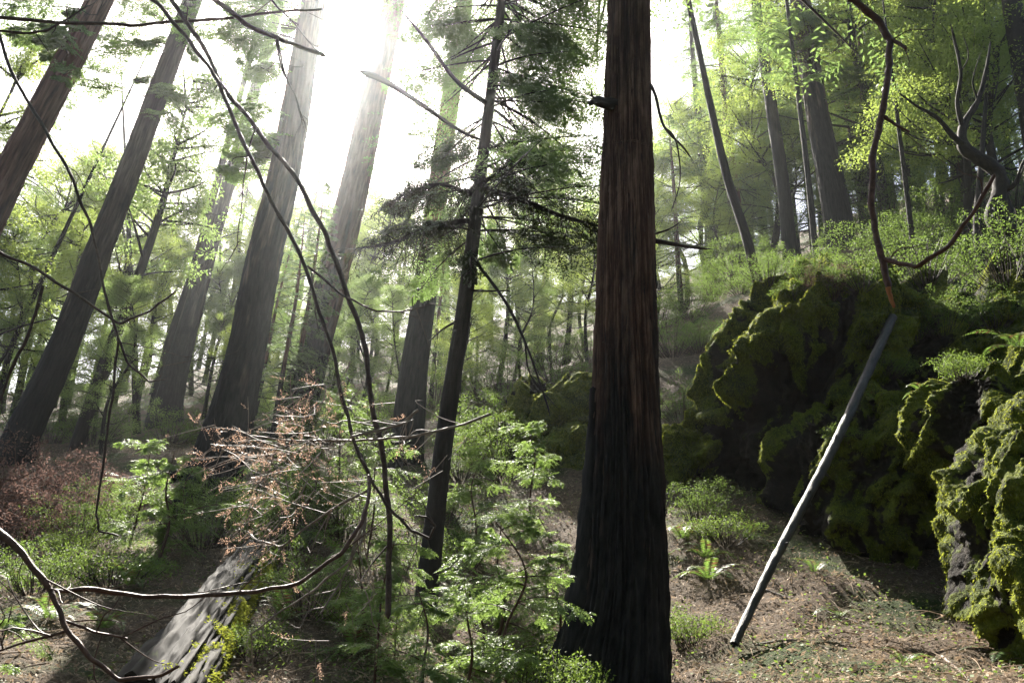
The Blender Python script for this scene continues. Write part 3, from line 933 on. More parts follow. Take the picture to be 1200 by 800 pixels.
G_FAR = 'hazy trees of the far slope'
G_MID = 'leafy trees of the middle slope'
far_con = [conifer_proto('redwood_tree', h, r, cf, Lm, 90, M['needles'], .16, .05, 12, 8, M['bark_grey'], s, G_FAR)
           for h, r, cf, Lm, s in [(26, .33, .28, 3.2, 21), (22, .24, .15, 2.8, 22), (30, .40, .4, 3.6, 23)]]
mid_con = [conifer_proto('redwood_tree', h, r, cf, Lm, 80, M['needles'], .085, .024, 16, 12, M['bark_red'], s, G_MID)
           for h, r, cf, Lm, s in [(17, .20, .12, 2.4, 31), (13, .13, .08, 2.0, 32)]]
mid_broad = [broad_proto('tanoak_tree', h, r, z, Lr, nl, 150, L * .72, M[lf], M['bark_moss'], s, G_MID, cl)
             for h, r, z, Lr, nl, L, lf, s, cl in [(9, .10, .25, 2.3, 46, .10, 'broad', 41, .45), (12, .13, .3, 2.8, 60, .11, 'broad', 42, .5), (8, .08, .15, 1.9, 44, .10, 'broad_pale', 43, .42)]]

used = set()


def plant(protos, k, px, py, Y, sc, label, rz=None, group=None, ground=True, tilt=None, dz=0.0):
    p = at(px, py, Y)
    p[2] = gz(p[0], p[1])[0] + dz
    o = protos[k]
    rz = rng.uniform(0, 6.283) if rz is None else rz
    tl = tilt if tilt is not None else (rng.normal(0, .03), rng.normal(0, .03))
    if o.name not in used:
        used.add(o.name)
        o.location = Vector([float(c) for c in p])
        o.rotation_euler = (tl[0], tl[1], rz)
        o.scale = (sc, sc, sc)
        o['label'] = label
        if group: o['group'] = group
        return o
    return copy_thing(o, p, rz, sc, label, group, tl)


rng = np.random.default_rng(85)
# far slope
FAR_LABEL = 'hazy slim conifer among the far trees on the slope'
farspots = []
for i in range(78):
    px = rng.uniform(-60, 1260)
    Y = rng.uniform(30, 62)
    if 150 < px < 500:                      # the open gap under the sun
        sc = rng.uniform(.35, .5)
    elif px < 150:
        sc = rng.uniform(.4, .62)
    elif px < 780:
        sc = rng.uniform(.32, .5)
    else:
        sc = rng.uniform(.4, .65)
    farspots.append((px, Y, sc))
for i, (px, Y, sc) in enumerate(farspots):
    plant(far_con, i % 3, px, 420, Y, sc, FAR_LABEL)

rng = np.random.default_rng(91)
# middle slope: (photo x of foot, metres ahead, scale, kind, label)
MID = [
    (-80, 18, 0.9, 'b1', None),
    (-30, 24, 0.9, 'b0', None),
    (10, 20, 0.75, 'b2', None),
    (40, 28, 1.0, 'b1', None),
    (70, 22, 0.8, 'b0', None),
    (-60, 20, 0.8, 'c0', None),
    (100, 27, 0.9, 'b1', None),
    (130, 20, 0.55, 'b2', None),
    (120, 32, 0.7, 'c1', None),
    (165, 30, 0.85, 'b0', None),
    (215, 30, 0.7, 'c1', None),
    (140, 22, 0.55, 'b0', None),
    (255, 28, 0.8, 'b2', None),
    (300, 29, 0.7, 'b1', None),
    (300, 34, 0.8, 'b0', None),
    (320, 30, 0.7, 'b2', None),
    (340, 24, 0.6, 'b0', None),
    (370, 34, 0.7, 'c1', None),
    (395, 26, 0.65, 'b2', None),
    (410, 34, 0.75, 'b1', None),
    (430, 22, 0.55, 'b2', None),
    (455, 28, 0.55, 'b0', None),
    (510, 22, 0.5, 'c1', None),
    (540, 26, 0.55, 'b1', None),
    (560, 20, 0.5, 'b2', None),
    (600, 26, 0.6, 'b0', None),
    (630, 30, 0.45, 'c0', None),
    (650, 22, 0.55, 'b2', None),
    (690, 28, 0.55, 'b1', None),
    (670, 34, 0.7, 'b0', None),
    (720, 24, 0.6, 'b0', None),
    (772, 31, 0.95, 'b0', None),
    (800, 30, 0.6, 'c0', None),
    (760, 34, 0.8, 'b1', None),
    (825, 34, 0.95, 'b1', None),
    (845, 32, 1.0, 'b1', None),
    (880, 26, 0.8, 'c0', None),
    (900, 24, 0.9, 'b1', None),
    (800, 36, 1.0, 'b1', None),
    (965, 27, 1.1, 'c1', None),
    (1030, 23, 0.9, 'c1', None),
    (335, 15.5, 0.42, 'c1', None),
    (352, 16.5, 0.5, 'c1', None),
    (310, 17, 0.42, 'c1', None),
    (268, 29, 0.75, 'b2', None),
    (290, 18, 0.4, 'b0', None),
    (150, 17, 0.5, 'b2', None),
    (470, 19, 0.45, 'b2', None),
    (545, 18, 0.4, 'b0', None),
    (585, 24, 0.6, 'b1', None),
    (615, 20, 0.5, 'b2', None),
    (660, 26, 0.7, 'b1', None),
    (690, 20, 0.5, 'b0', None),
    (710, 30, 0.7, 'b2', None),
    (860, 38, 1.2, 'b2', None),
    (520, 30, 0.7, 'b1', None),
    (480, 34, 0.8, 'b1', None),
    (560, 34, 0.8, 'b0', None),
    (430, 30, 0.7, 'b1', None),
    (1140, 16, 0.9, 'b0', None),
    (1060, 20, 1.1, 'b1', None),
    (1190, 16, 0.9, 'b0', None),
    (1120, 22, 1.1, 'b1', None),
    (1150, 17, 0.9, 'b2', None),
    (1190, 19, 1.1, 'b1', None),
    (1230, 15, 1.0, 'b0', None),
    (1280, 20, 1.1, 'c0', None),
    (330, 36, 1.0, 'b1', None),
    (365, 42, 1.1, 'b0', None),
    (392, 38, 0.9, 'c1', None),
    (422, 42, 1.0, 'b1', None),
    (280, 40, 1.1, 'b1', None),
    (240, 36, 1.1, 'b0', None),
    (190, 40, 1.2, 'b1', None),
    (100, 36, 1.2, 'b1', None),
    (30, 38, 1.2, 'b1', None),
    (150, 34, 1.1, 'b2', None),
    (1090, 25, 1.2, 'b1', None),
    (1010, 32, 1.2, 'b1', None),
    (890, 30, 0.9, 'b2', None),
    (915, 36, 1.1, 'b1', None),
    (950, 24, 0.7, 'b2', None),
    (975, 40, 1.2, 'b1', None),
    (1000, 27, 0.8, 'b0', None),
    (1035, 24, 0.8, 'b2', None),
    (1060, 36, 1.3, 'b0', None),
    (1095, 20, 0.8, 'b2', None),
    (1110, 32, 1.2, 'b1', None),
    (1135, 25, 1.0, 'b0', None),
    (1165, 22, 0.9, 'b2', None),
    (1180, 34, 1.3, 'b1', None),
    (1210, 25, 1.1, 'b0', None),
    (1240, 30, 1.3, 'b1', None),
    (840, 26, 0.6, 'b0', None),

    (1040, 22, 1.0, 'c1', None),
    (1070, 30, 1.3, 'b1', None),
    (1140, 30, 1.3, 'b1', None),
    (870, 28, 1.0, 'c0', None),
]
for (px, Y, sc, kd, lab) in MID:
    pr, k = (mid_broad, int(kd[1])) if kd[0] == 'b' else (mid_con, int(kd[1]))
    lab = lab or ('sunlit broad-leaved tree growing among the trunks of the middle slope' if kd[0] == 'b' else 'drooping young conifer growing among the trunks of the middle slope')
    plant(pr, k, px, 400, Y, sc, lab, group='broad-leaved trees of the middle slope' if kd[0] == 'b' else 'young conifers of the middle slope')

# the wood continued unseen behind and beside the viewpoint, added to block sky fill
for i, (x, y) in enumerate([(-9, -4), (-5, -8), (-1.5, -10), (3, -8), (7, -6), (10, -1), (-12, 1), (-8, -14), (0, -17), (8, -14), (13, -9), (-15, -8), (4, -24), (-6, -24), (14, -18), (-16, -18), (16, 2), (-17, 5)]):
    copy_thing(far_con[i % 3], (x, y, gz(x, y)[0]), i * 1.7, (1.25, 1.25, .95), 'unseen tall redwood added round the viewpoint to block sky light', 'unseen redwoods added round the viewpoint')
    copy_thing(mid_con[i % 2], (x * 1.15 + 1, y * 1.1 - 1, gz(x * 1.15 + 1, y * 1.1 - 1)[0]), i * 2.3, 1.1, 'unseen young conifer added round the viewpoint to block sky light', 'unseen young conifers added round the viewpoint')

# ------------------------------------------------------------------ boulders
_ico = {}


def ico(sub):
    if sub not in _ico:
        bm = bmesh.new()
        bmesh.ops.create_icosphere(bm, subdivisions=sub, radius=1.0)
        _ico[sub] = (np.array([v.co[:] for v in bm.verts]), np.array([[v.index for v in f.verts] for f in bm.faces], np.int32))
        bm.free()
    return _ico[sub]


def boulder(name, label, c, rad, seed, sub=6, lump=.28, under=0.0, rz=0.0, tufts=26000, tl=.05, lean=(0, 0), bare=0.0, ledge=.12, cleft=1.0, group=None):
    """a block with deep crevices and small overhanging ledges; moss drapes over the lips of the ledges"""
    V, Fc = ico(sub)
    V = V / (np.sum(np.abs(V) ** 2.8, axis=1) ** (1 / 2.8))[:, None]
    U = unit(V)
    s = np.array((seed * 3.1, seed * 1.7, seed * .9))
    rad = np.asarray(rad, float)
    V = V * (1 + lump * fbm(U * 1.4 + s, 3))[:, None]
    low = np.clip(-V[:, 2], 0, 1.2)
    V[:, :2] *= (1 - under * low)[:, None]
    up_ = np.maximum(V[:, 2], -.45) + .2
    V[:, 0] += lean[0] * up_
    V[:, 1] += lean[1] * up_
    V = V * rad
    W = V + .30 * np.column_stack([fbm(V * .9 + s, 2), fbm(V * .9 + s + 7, 2), fbm(V * .9 + s + 13, 2)])
    sl = W * np.array((1.0, 1.0, .40)) + W[:, 2:3] * np.array((-.45, .12, 0))        # ribs run down and to the left
    rib = 1 - np.clip(np.abs(fbm(sl * 1.1 + s, 2)) * 4.0, 0, 1)                     # sharp outward ribs
    rib2 = 1 - np.clip(np.abs(fbm(sl * 2.9 + s + 4, 2)) * 3.2, 0, 1)
    crev = np.clip((fbm(sl * .8 + s + 33, 3) + .18) * 6, 0, 1)                      # deep clefts between the blocks
    ph = (W[:, 2] - .45 * W[:, 0]) * 1.9 + 1.3 * fbm(W * 1.1 + s + 2, 3)
    saw = ph - np.floor(ph)
    saw = np.where(saw < .86, 1 - saw / .86, (saw - .86) / .14)                     # ledge: wide lip above, undercut below
    ph2 = W[:, 2] * 6 - 1.5 * W[:, 0] + 2.0 * fbm(W * 3.0 + s + 6, 3)
    saw2 = 1 - (ph2 - np.floor(ph2))
    R0 = rad.mean() ** .5
    d = R0 * (-.28 * cleft * (1 - crev) + .28 * rib + .10 * rib2 + ledge * saw * (.4 + .6 * crev)) + ledge * .30 * saw2 + .07 * fbm(V * 3.4 + s, 3) + .05 * fbm(V * 9 + s, 3) - .12 * R0
    V = V + U * d[:, None]
    patch = fbm(sl * 2.6 + s + 21, 4)
    strk = fbm((W * np.array((1, 1, .22)) + W[:, 2:3] * np.array((-.4, 0, 0))) * 7 + s, 3)
    V = V + U * (.045 * strk + .02 * fbm(V * 22 + s, 2))[:, None]
    moss = np.clip(.10 + .35 * rib + .28 * rib2 + .16 * saw + .16 * saw2 + .75 * patch + .65 * strk + .2 * U[:, 2] - bare - .55 * (1 - crev), 0, 1)
    cr, sr = math.cos(rz), math.sin(rz)
    V = np.column_stack([V[:, 0] * cr - V[:, 1] * sr, V[:, 0] * sr + V[:, 1] * cr, V[:, 2]])
    me = bpy.data.meshes.new(name)
    me.vertices.add(len(V))
    me.vertices.foreach_set('co', V.astype(np.float32).ravel())
    me.loops.add(Fc.size)
    me.loops.foreach_set('vertex_index', Fc.ravel())
    me.polygons.add(len(Fc))
    me.polygons.foreach_set('loop_start', np.arange(0, Fc.size, 3, dtype=np.int32))
    me.polygons.foreach_set('use_smooth', np.ones(len(Fc), bool))
    me.attributes.new('moss', 'FLOAT', 'POINT').data.foreach_set('value', moss.astype(np.float32))
    me.materials.append(M['rock'])
    me.update(calc_edges=True)
    o = link(name, me)
    o.location = Vector([float(k) for k in c])
    tag(o, label, 'boulder', group)
    g = np.random.default_rng(int(seed * 100) + 5)
    a, b, e = V[Fc[:, 0]], V[Fc[:, 1]], V[Fc[:, 2]]
    cx = np.cross(b - a, e - a)
    FA = np.linalg.norm(cx, axis=1)
    FN = cx / np.maximum(FA, 1e-9)[:, None]
    FM = moss[Fc].mean(1)
    wgt = np.clip(FM - .42, 0, 1) * FA
    idx = g.choice(len(Fc), tufts, p=wgt / wgt.sum())
    u = g.uniform(0, 1, (tufts, 2))
    u = np.where(u.sum(1, keepdims=True) > 1, 1 - u, u)
    P = a[idx] + (b - a)[idx] * u[:, :1] + (e - a)[idx] * u[:, 1:]
    D = unit(FN[idx] * .4 + g.normal(0, .35, (tufts, 3)) + np.array((0, 0, -.7)))
    N = unit(FN[idx] + g.normal(0, .6, (tufts, 3)))
    mb = MB()
    mb.leaves(leaf_quads(P - D * .008, D, N, tl * .5 * g.uniform(.4, 1.6, tufts), tl * .16))
    mb.obj('moss', M['mossf'], o)
    return o


boulder('boulder', 'huge mossy boulder with draped green folds, behind the leaning grey pole', at(950, 495, 11.0), (1.45, 1.9, 2.0), 1.3, 7, .12, .20, -.03, 220000, .06, (.36, .15), ledge=.16, bare=-.03)
boulder('boulder', 'mossy boulder with ferns and shrubs on top, right of the hanging branch', at(1130, 435, 11.2), (1.8, 1.6, 1.35), 2.7, 7, .14, .15, .05, 140000, .06, (.1, .35), ledge=.18, bare=-.15)
boulder('boulder', 'dark overhanging rock wall below the shrubby boulder', at(1035, 585, 8.9), (1.05, .85, .95), 3.9, 7, .15, .0, .2, 30000, .05, bare=.16, lean=(0, .1))
boulder('boulder', 'mossy shelf of rock jutting above the dark overhang right of the pole', at(1060, 520, 8.9), (.62, .75, .42), 9.4, 6, .15, .35, .4, 40000)
boulder('boulder', 'mossy bulging rock above the nearest boulder at right edge', at(1185, 500, 6.9), (.72, .7, .50), 4.6, 7, .12, .4, .2, 50000, lean=(.2, .2), cleft=.5, bare=-.3)
boulder('boulder', 'nearest mossy boulder at right edge with a lit green flank', at(1262, 640, 5.6), (.66, .7, .92), 5.2, 7, .08, .05, .1, 60000, lean=(.12, .15), cleft=.35, bare=-.36)
boulder('boulder', 'small mossy rock standing left of the great redwood', at(638, 515, 13.5), (.88, .9, 1.3), 6.1, 7, .15, 0, .1, 60000, .06, lean=(.2, .2), bare=-.3)
boulder('boulder', 'low mossy rock hugging the left flank of the great redwood', at(690, 560, 12.5), (.75, .8, .65), 7.4, 6, .15, 0, .4, 30000, .06, bare=-.3)
boulder('boulder', 'low mossy rock between the great redwood and the huge boulder', at(800, 560, 11.5), (.6, .7, .5), 8.3, 6, .15, 0, .4, 26000, .06, bare=-.3)

rng = np.random.default_rng(652)
# ------------------------------------------------------------------ leaning dead pole, logs
pf = at(860, 755, 6.2)
pole = thing('dead_pole', 'slim weathered grey dead trunk leaning against the huge boulder', 'dead trunk', pf)
mb = MB()
PP = [at(860, 755, 6.2), at(884, 705, 6.46), at(906, 659, 6.71), at(934, 606, 7.06), at(966, 545, 7.5), at(989, 498, 7.87), at(1011, 449, 8.24), at(1047, 370, 8.95)]
pC, _ = tube(mb, PP, (.032, .053), 14, 140, 0, .22, 9)
mb.obj('trunk', M['dead_pole'], pole, pf)
for i in range(12):
    j = rng.integers(8, 84)
    d = unit(rng.normal(0, 1, 3) + np.array((-.2, -.4, .2)))
    m2 = MB()
    tube(m2, [pC[j], pC[j] + d * rng.uniform(.06, .10)], (.012, .006), 6, 5, 0)
    m2.obj('stub', M['dead_pole'], pole, pf)

la, lb = at(300, 655, 9.2), at(165, 850, 4.9)
log = thing('fallen_log', 'thick fallen log with split grey top and mossy flank at lower left', 'log', lb)
ln_ = float(np.linalg.norm(la - lb))
log.rotation_euler = Vector(la - lb).to_track_quat('Z', 'Y').to_euler()
k, nl_ = 120, 260
zz = np.linspace(0, ln_, nl_)
th = np.linspace(0, 2 * math.pi, k, endpoint=False)
r0 = np.interp(zz, [0, ln_], [.30, .24])
cs, sn, z2 = np.broadcast_to(np.cos(th), (nl_, k)), np.broadcast_to(np.sin(th), (nl_, k)), np.broadcast_to(zz[:, None], (nl_, k))
crk = np.clip(np.abs(fbm(np.stack([cs * 5 + 3, sn * 5, z2 * .5], -1).reshape(-1, 3), 3)).reshape(nl_, k) * 4, 0, 1)
rad = r0[:, None] * (.78 + .22 * crk + .12 * fbm(np.stack([cs * 1.5, sn * 1.5, z2 * .8], -1).reshape(-1, 3), 3).reshape(nl_, k)
                     + .05 * fbm(np.stack([cs * 14, sn * 14, z2 * 5], -1).reshape(-1, 3), 2).reshape(nl_, k))
mb = MB()
mb.add(np.stack([cs * rad, sn * rad, z2], -1).reshape(-1, 3), grid_faces(nl_, k), 0, True, crk + .001, np.stack([cs * .28 + 3, sn * .28, z2], -1))
mb.add(np.stack([np.outer([.999, .5, .01], np.cos(th)) * rad[:1], np.outer([.999, .5, .01], np.sin(th)) * rad[:1], np.full((3, k), .01) + np.array([[0], [.05], [.08]])], -1).reshape(-1, 3), grid_faces(3, k), 0, True)
mb.obj('trunk', M['log'], log)
ax_ = unit(la - lb)
n = 70000
sl = rng.uniform(0, ln_, n)
C = lb + ax_ * sl[:, None]
i = np.arange(n)
T = np.broadcast_to(ax_, (n, 3))
rr = np.interp(sl, [0, ln_], [.29, .24])
# moss on its right flank
side = unit(np.cross(T, np.array((0, 0, 1.0))))
side *= np.sign(side[:, :1])
ang = rng.normal(.1, .6, n)
P = C[i] + (side[i] * np.cos(ang)[:, None] + np.array((0, 0, 1.0)) * np.sin(ang)[:, None]) * (rr[i] * .9)[:, None] + rng.normal(0, .012, (n, 3))
keep = fbm(P * 5, 3) > -.30 + .42 * np.clip(ang, 0, 1)
P = P[keep]
mb = MB()
mb.leaves(leaf_quads(P, unit(side[i][keep] + rng.normal(0, .6, P.shape) + np.array((0, 0, -.2))), unit(rng.normal(0, 1, P.shape)), .022 * rng.uniform(.5, 1.5, len(P)), .008))
mm = mb.obj('moss', M['mossf'], log, lb)
mm.matrix_parent_inverse = log.rotation_euler.to_matrix().inverted().to_4x4()

fa, fb_ = at(125, 572, 13.0), at(232, 552, 13.4)
fl = MB()
tube(fl, [fa, (fa + fb_) / 2, fb_], (.13, .10), 16, 60, 0, .25, 4)
tag(fl.obj('fallen_log', M['log'], None, fa), 'small mossy log lying level beyond the green bush at left', 'log')
for lab, pts, Y, r in [('pale short stick lying in the leaf litter at bottom right', [(1105, 772), (1120, 785), (1138, 800)], (6.0, 5.8, 5.5), .014),
                       ('thin curved stick on the litter in front of the leaning pole', [(870, 760), (930, 752), (975, 765), (1000, 790)], (6.0, 6.1, 5.9, 5.4), .008),
                       ('straight brown stick lying across the lit litter', [(890, 690), (960, 715), (1030, 740)], (7.2, 6.9, 6.6), .009)]:
    P = []
    for (x, y), yy in zip(pts, Y):
        p = ground_hit(x, y)
        P.append(p + np.array((0, 0, .015)))
    m2 = MB()
    tube(m2, P, (r, r * .6), 7, 24, 0, .2)
    tag(m2.obj('stick', M['twig_grey'], None, P[0]), lab, 'stick')


rng = np.random.default_rng(659)
# ------------------------------------------------------------------ foreground bare branches
def bare_branch(name, label, specs, mat, group=None, tw=0, cat='branch'):
    """specs: list of (points (x, y), depth start, depth end, px width start, px width end); the first is the main stem"""
    org = None
    t = None
    for s, (pts, d0, d1, w0, w1) in enumerate(specs):
        Ys = np.linspace(d0, d1, len(pts))
        P = np.array([at(x, y, Y) for (x, y), Y in zip(pts, Ys)])
        q, ys_ = [P[0]], []
        for a, b in zip(P[:-1], P[1:]):                 # small kinks at the nodes
            ln = np.linalg.norm(b - a)
            for tt in (.33, .67):
                q.append(a + (b - a) * tt + rng.normal(0, .011 * ln, 3))
            q.append(b)
        P = np.array(q)
        if s == 0:
            org = P[0].copy()
            t = thing(name, label, cat, org, group)
        r = (w0 * .5 / F * d0 * 1.06, w1 * .5 / F * d1 * 1.06)
        mb = MB()
        C, rr = tube(mb, P, r, 9, 22 * len(pts), 0, .45, 18)
        for q in range(tw):
            i = rng.integers(4, len(C) - 1)
            dr = unit(unit(C[min(i + 3, len(C) - 1)] - C[i - 3]) + rng.normal(0, .55, 3))
            ln = rng.uniform(.04, .16) if q % 3 else rng.uniform(.15, .4)
            tube(mb, [C[i], C[i] + dr * ln * .4 + rng.normal(0, .06 * ln, 3), C[i] + dr * ln * .75 + rng.normal(0, .09 * ln, 3), C[i] + dr * ln + rng.normal(0, .12 * ln, 3)], (max(.002, rr[i] * .35), .0008), 5, 10, 0)
        mb.obj('stem' if s == 0 else 'twig', mat, t, org)
    return t, org


bare_branch('bare_branch', 'long bare twin stem arching from the top left down to the dead brown spray', [
    ([(-40, -330), (110, -90), (170, -8), (220, 45), (255, 95), (280, 155), (310, 220), (350, 295), (385, 395), (402, 470), (418, 525), (432, 555)], 2.9, 2.6, 6, 4),
    ([(130, -150), (196, -8), (235, 50), (260, 100), (300, 150), (345, 205), (380, 270), (402, 330), (425, 395), (434, 460), (450, 540), (457, 620), (455, 725)], 2.9, 2.8, 6, 6),
    ([(418, 525), (434, 560), (452, 590), (480, 620), (503, 630), (510, 616), (500, 606), (488, 604)], 2.6, 2.5, 4, 2),
    ([(360, 312), (400, 345), (440, 364), (470, 365), (495, 360)], 2.6, 2.6, 3, 1.5),
    ([(323, 48), (330, 80), (345, 110), (360, 165)], 2.8, 2.7, 3, 1),
    ([(300, 150), (290, 180), (284, 230), (278, 290)], 2.8, 2.8, 2, 1)], M['twig'], tw=6)
bare_branch('bare_branch', 'dark bare branch crossing the top left corner level', [
    ([(-260, 40), (-120, 10), (-10, 20), (70, 27), (160, 30), (260, 22), (330, 14), (378, 11)], 3.2, 3.0, 6, 3),
    ([(-10, 36), (30, 39), (55, 36), (80, 22), (104, 6)], 3.2, 3.2, 4, 2)], M['twig'], tw=7)
bare_branch('bare_branch', 'stout bare branch ending in the sun glare at the top', [
    ([(60, -220), (170, -80), (240, -8), (290, 30), (325, 45), (352, 55), (382, 66)], 2.7, 2.6, 7, 6),
    ([(318, 0), (345, 28), (372, 60)], 2.6, 2.6, 2.5, 1.5), ([(325, 45), (332, 80), (352, 130), (364, 165)], 2.6, 2.6, 3, 1)], M['twig'], tw=4)
bare_branch('bare_branch', 'thin bare stem hanging down the left side', [
    ([(-30, -20), (8, 70), (38, 128), (75, 190), (105, 260), (120, 330), (138, 395), (134, 440), (125, 510), (113, 600), (116, 622), (140, 628)], 3.0, 3.0, 4.5, 2),
    ([(138, 395), (150, 425), (175, 447), (194, 444)], 3, 3, 3, 1.5)], M['twig'], tw=5)
bare_branch('bare_branch', 'bare dark branch reaching in from the left edge', [
    ([(-220, 170), (-100, 240), (-10, 290), (50, 320), (100, 352), (140, 379), (175, 365), (207, 340)], 2.6, 2.6, 5, 2),
    ([(50, 335), (30, 400), (10, 440), (0, 470)], 2.7, 2.7, 4, 3)], M['twig'], tw=6)
bare_branch('bare_branch', 'thick forked brown branch sweeping across the lower left corner', [
    ([(-200, 480), (-90, 545), (-12, 615), (28, 650), (60, 692), (75, 730), (105, 770), (140, 796), (185, 792), (211, 779)], 1.9, 1.8, 8.5, 3),
    ([(60, 692), (110, 690), (170, 699), (240, 697), (300, 693), (350, 683), (400, 648), (425, 610), (432, 582), (432, 556)], 1.9, 2.4, 5, 4),
    ([(75, 727), (110, 740), (150, 748)], 1.9, 1.9, 3, 2),
    ([(75, 740), (30, 752), (-10, 765)], 1.9, 1.9, 3, 2)], M['twig_red'], tw=5)
hb, hbo = bare_branch('bare_branch', 'dark crooked branch hanging from the top at right with a broken orange end', [
    ([(700, -420), (860, -190), (950, -60), (990, -10), (1030, 25), (1043, 48), (1040, 90), (1033, 135), (1022, 185), (1021, 240), (1030, 290), (1036, 315), (1042, 340)], 3.0, 3.0, 10, 7.5),
    ([(1034, 303), (1055, 309), (1075, 312), (1110, 290), (1140, 250), (1166, 204)], 3.0, 2.7, 6, 5),
    ([(1043, 46), (1052, 50), (1062, 58)], 3.0, 2.95, 6, 4), ([(1033, 135), (1045, 143), (1053, 148), (1066, 155)], 3.0, 2.95, 5, 3)], M['twig_red'], tw=2)
mb = MB()
tube(mb, [at(1041, 337, 3), at(1044, 349, 3), at(1048, 361, 3)], (.0125, .006), 9, 14, 0, .5, 40)
mb.obj('broken_end', M['raw'], hb, hbo)

# dead brown spray in the middle left
ds, dso = bare_branch('dead_branch', 'dead twiggy branch with pale rusty needle sprays before the charred trunk', [
    ([(575, 485), (540, 498), (480, 512), (430, 515), (390, 516), (340, 516), (300, 512), (258, 530)], 2.6, 2.9, 3, 2),
    ([(490, 480), (470, 497), (440, 505), (410, 512)], 2.6, 2.6, 3, 3),
    ([(430, 575), (400, 590), (370, 610), (330, 640), (300, 632), (290, 622)], 2.5, 2.8, 3, 1.5),
    ([(430, 600), (410, 655), (370, 690), (330, 715), (290, 745)], 2.4, 2.5, 3, 1.5),
    ([(433, 560), (425, 630), (400, 680), (375, 720)], 2.4, 2.4, 2.5, 1.5)], M['twig_grey'], tw=8)
mb = MB()
g = np.random.default_rng(77)
SPR = [(360, 470, 14), (370, 500, 14), (330, 525, 18), (290, 535, 16), (310, 560, 14), (350, 540, 16), (320, 600, 14), (340, 575, 12), (270, 525, 12), (315, 620, 9), (380, 450, 6),
       (470, 505, 4), (520, 545, 4), (430, 570, 5), (370, 730, 4), (380, 520, 10)]
for (cx_, cy_, n) in SPR:
    for q in range(int(n * 1.05)):
        a = at(cx_ + g.normal(0, 15), cy_ + g.normal(0, 13), g.uniform(2.5, 3.0))
        dr = unit(np.array((g.uniform(-1, .3), g.normal(0, .4), g.uniform(-.7, .5))))
        L = g.uniform(.08, .22)
        e = a + dr * L + np.array((0, 0, -.02))
        tube(mb, [a, (a + e) / 2 + g.normal(0, .008, 3), e], (.0016, .0008), 4, 6, 0)
        for z in range(g.integers(1, 4)):
            s = a + (e - a) * g.uniform(.2, .9)
            d2 = unit(dr + g.normal(0, .7, 3))
            mb.leaves(sprays(s[None], d2[None], unit(g.normal(0, 1, (1, 3))), g.uniform(.03, .08), 12, .012, .0025, g, .5), 1)
mb.obj('needle_spray', [M['twig_grey'], M['dead']], ds, dso)

rng = np.random.default_rng(568)
# ------------------------------------------------------------------ undergrowth
def sapling_proto(label, h, nb, L, seed, mat, lL=.028, lW=.0075, group=None, ntw=20, m=24):
    g = np.random.default_rng(seed)
    t = thing('redwood_sapling', label, 'sapling', (0, 0, 0), group)
    mb = MB()
    w = g.normal(0, .09, (3, 2))
    C, _ = tube(mb, [(0, 0, -.15), (*w[0], h * .33), (*w[1], h * .66), (*(w[2] * 1.6), h)], (.017, .004), 7, 24, 0, .15)
    mb.obj('stem', M['twig_red'], t)
    mb = MB()
    for i in range(nb):
        f = g.uniform() ** .8
        j = int((.10 + .88 * f) * 23)
        bough(mb, C[j], g.uniform(0, 6.283), L * (1.15 - .6 * f) * g.uniform(.4, 1.35), g.uniform(-.25, .6), g.uniform(.15, .55), ntw, g.uniform(.28, .5), m, lL, lW, g, wood=1, wr=.006, jit=.3)
    mb.obj('foliage', [mat, M['twig_red']], t)
    return t


G_SAP = 'young redwood saplings under the trees'
sap = [sapling_proto('p', 1.35, 17, .62, 51, M['needles_lit'], group=G_SAP), sapling_proto('p', 1.0, 14, .62, 52, M['needles_lit'], group=G_SAP), sapling_proto('p', 1.7, 19, .72, 53, M['needles_lit'], group=G_SAP)]
for k, px, py, Y, sc, lab in [
    (0, 601, 800, 5.0, .8, 'bright young redwood sapling with a thin red stem left of the great trunk'),
    (1, 540, 800, 5.4, .75, 'low sunlit redwood sapling in front of the slender fir foot'),
    (2, 462, 790, 6.6, .5, 'feathery redwood sapling left of the slender fir foot'),
    (1, 655, 700, 7.0, .9, 'small sapling pressed against the left side of the great trunk'),
    (0, 440, 800, 5.6, .75, 'small dim redwood sapling at bottom centre, right of the log'),
    (2, 560, 640, 9.0, .85, 'shaded redwood sapling behind the slender fir foot'),
    (1, 500, 800, 4.7, .7, 'smallest bright sapling at the bottom edge, below the slender fir'),
    (2, 430, 640, 9.5, .9, 'tall dim sapling behind the hanging bare stem'),
    (0, 620, 640, 10.0, 1., 'sapling in front of the small mossy rock'),
    (1, 180, 660, 9.0, 1.25, 'leafy dark green sapling left of the charred trunk foot'),
    (0, 150, 640, 9.6, 1.0, 'upright green sapling at left, before the level mossy log'),
    (2, 215, 640, 9.8, .7, 'slim sapling between the green sapling and the charred trunk'),
    (1, 0, 760, 4.6, .6, 'pale sapling spray poking in at the lower left edge'),
    (0, 330, 600, 12, 1.1, 'sapling just right of the charred trunk foot'),
    (2, 400, 560, 13, 1.1, 'shadowy sapling between the two reddish leaning trunks'),
    (0, 562, 770, 6.2, .7, 'sunlit sapling just right of the slender fir foot'), (1, 575, 740, 6.8, 1.1, 'sapling with bright flat sprays behind the red-stemmed one'),
    (2, 640, 740, 7.6, .7, 'slight sapling between the red-stemmed one and the great trunk'), (1, 410, 760, 6.6, .9, 'dim sapling left of the hanging bare stem'),
    (0, 350, 660, 9.5, 1.0, 'sapling standing behind the dead rusty spray')]:
    plant(sap, k, px, py, Y, sc, lab, group=G_SAP)


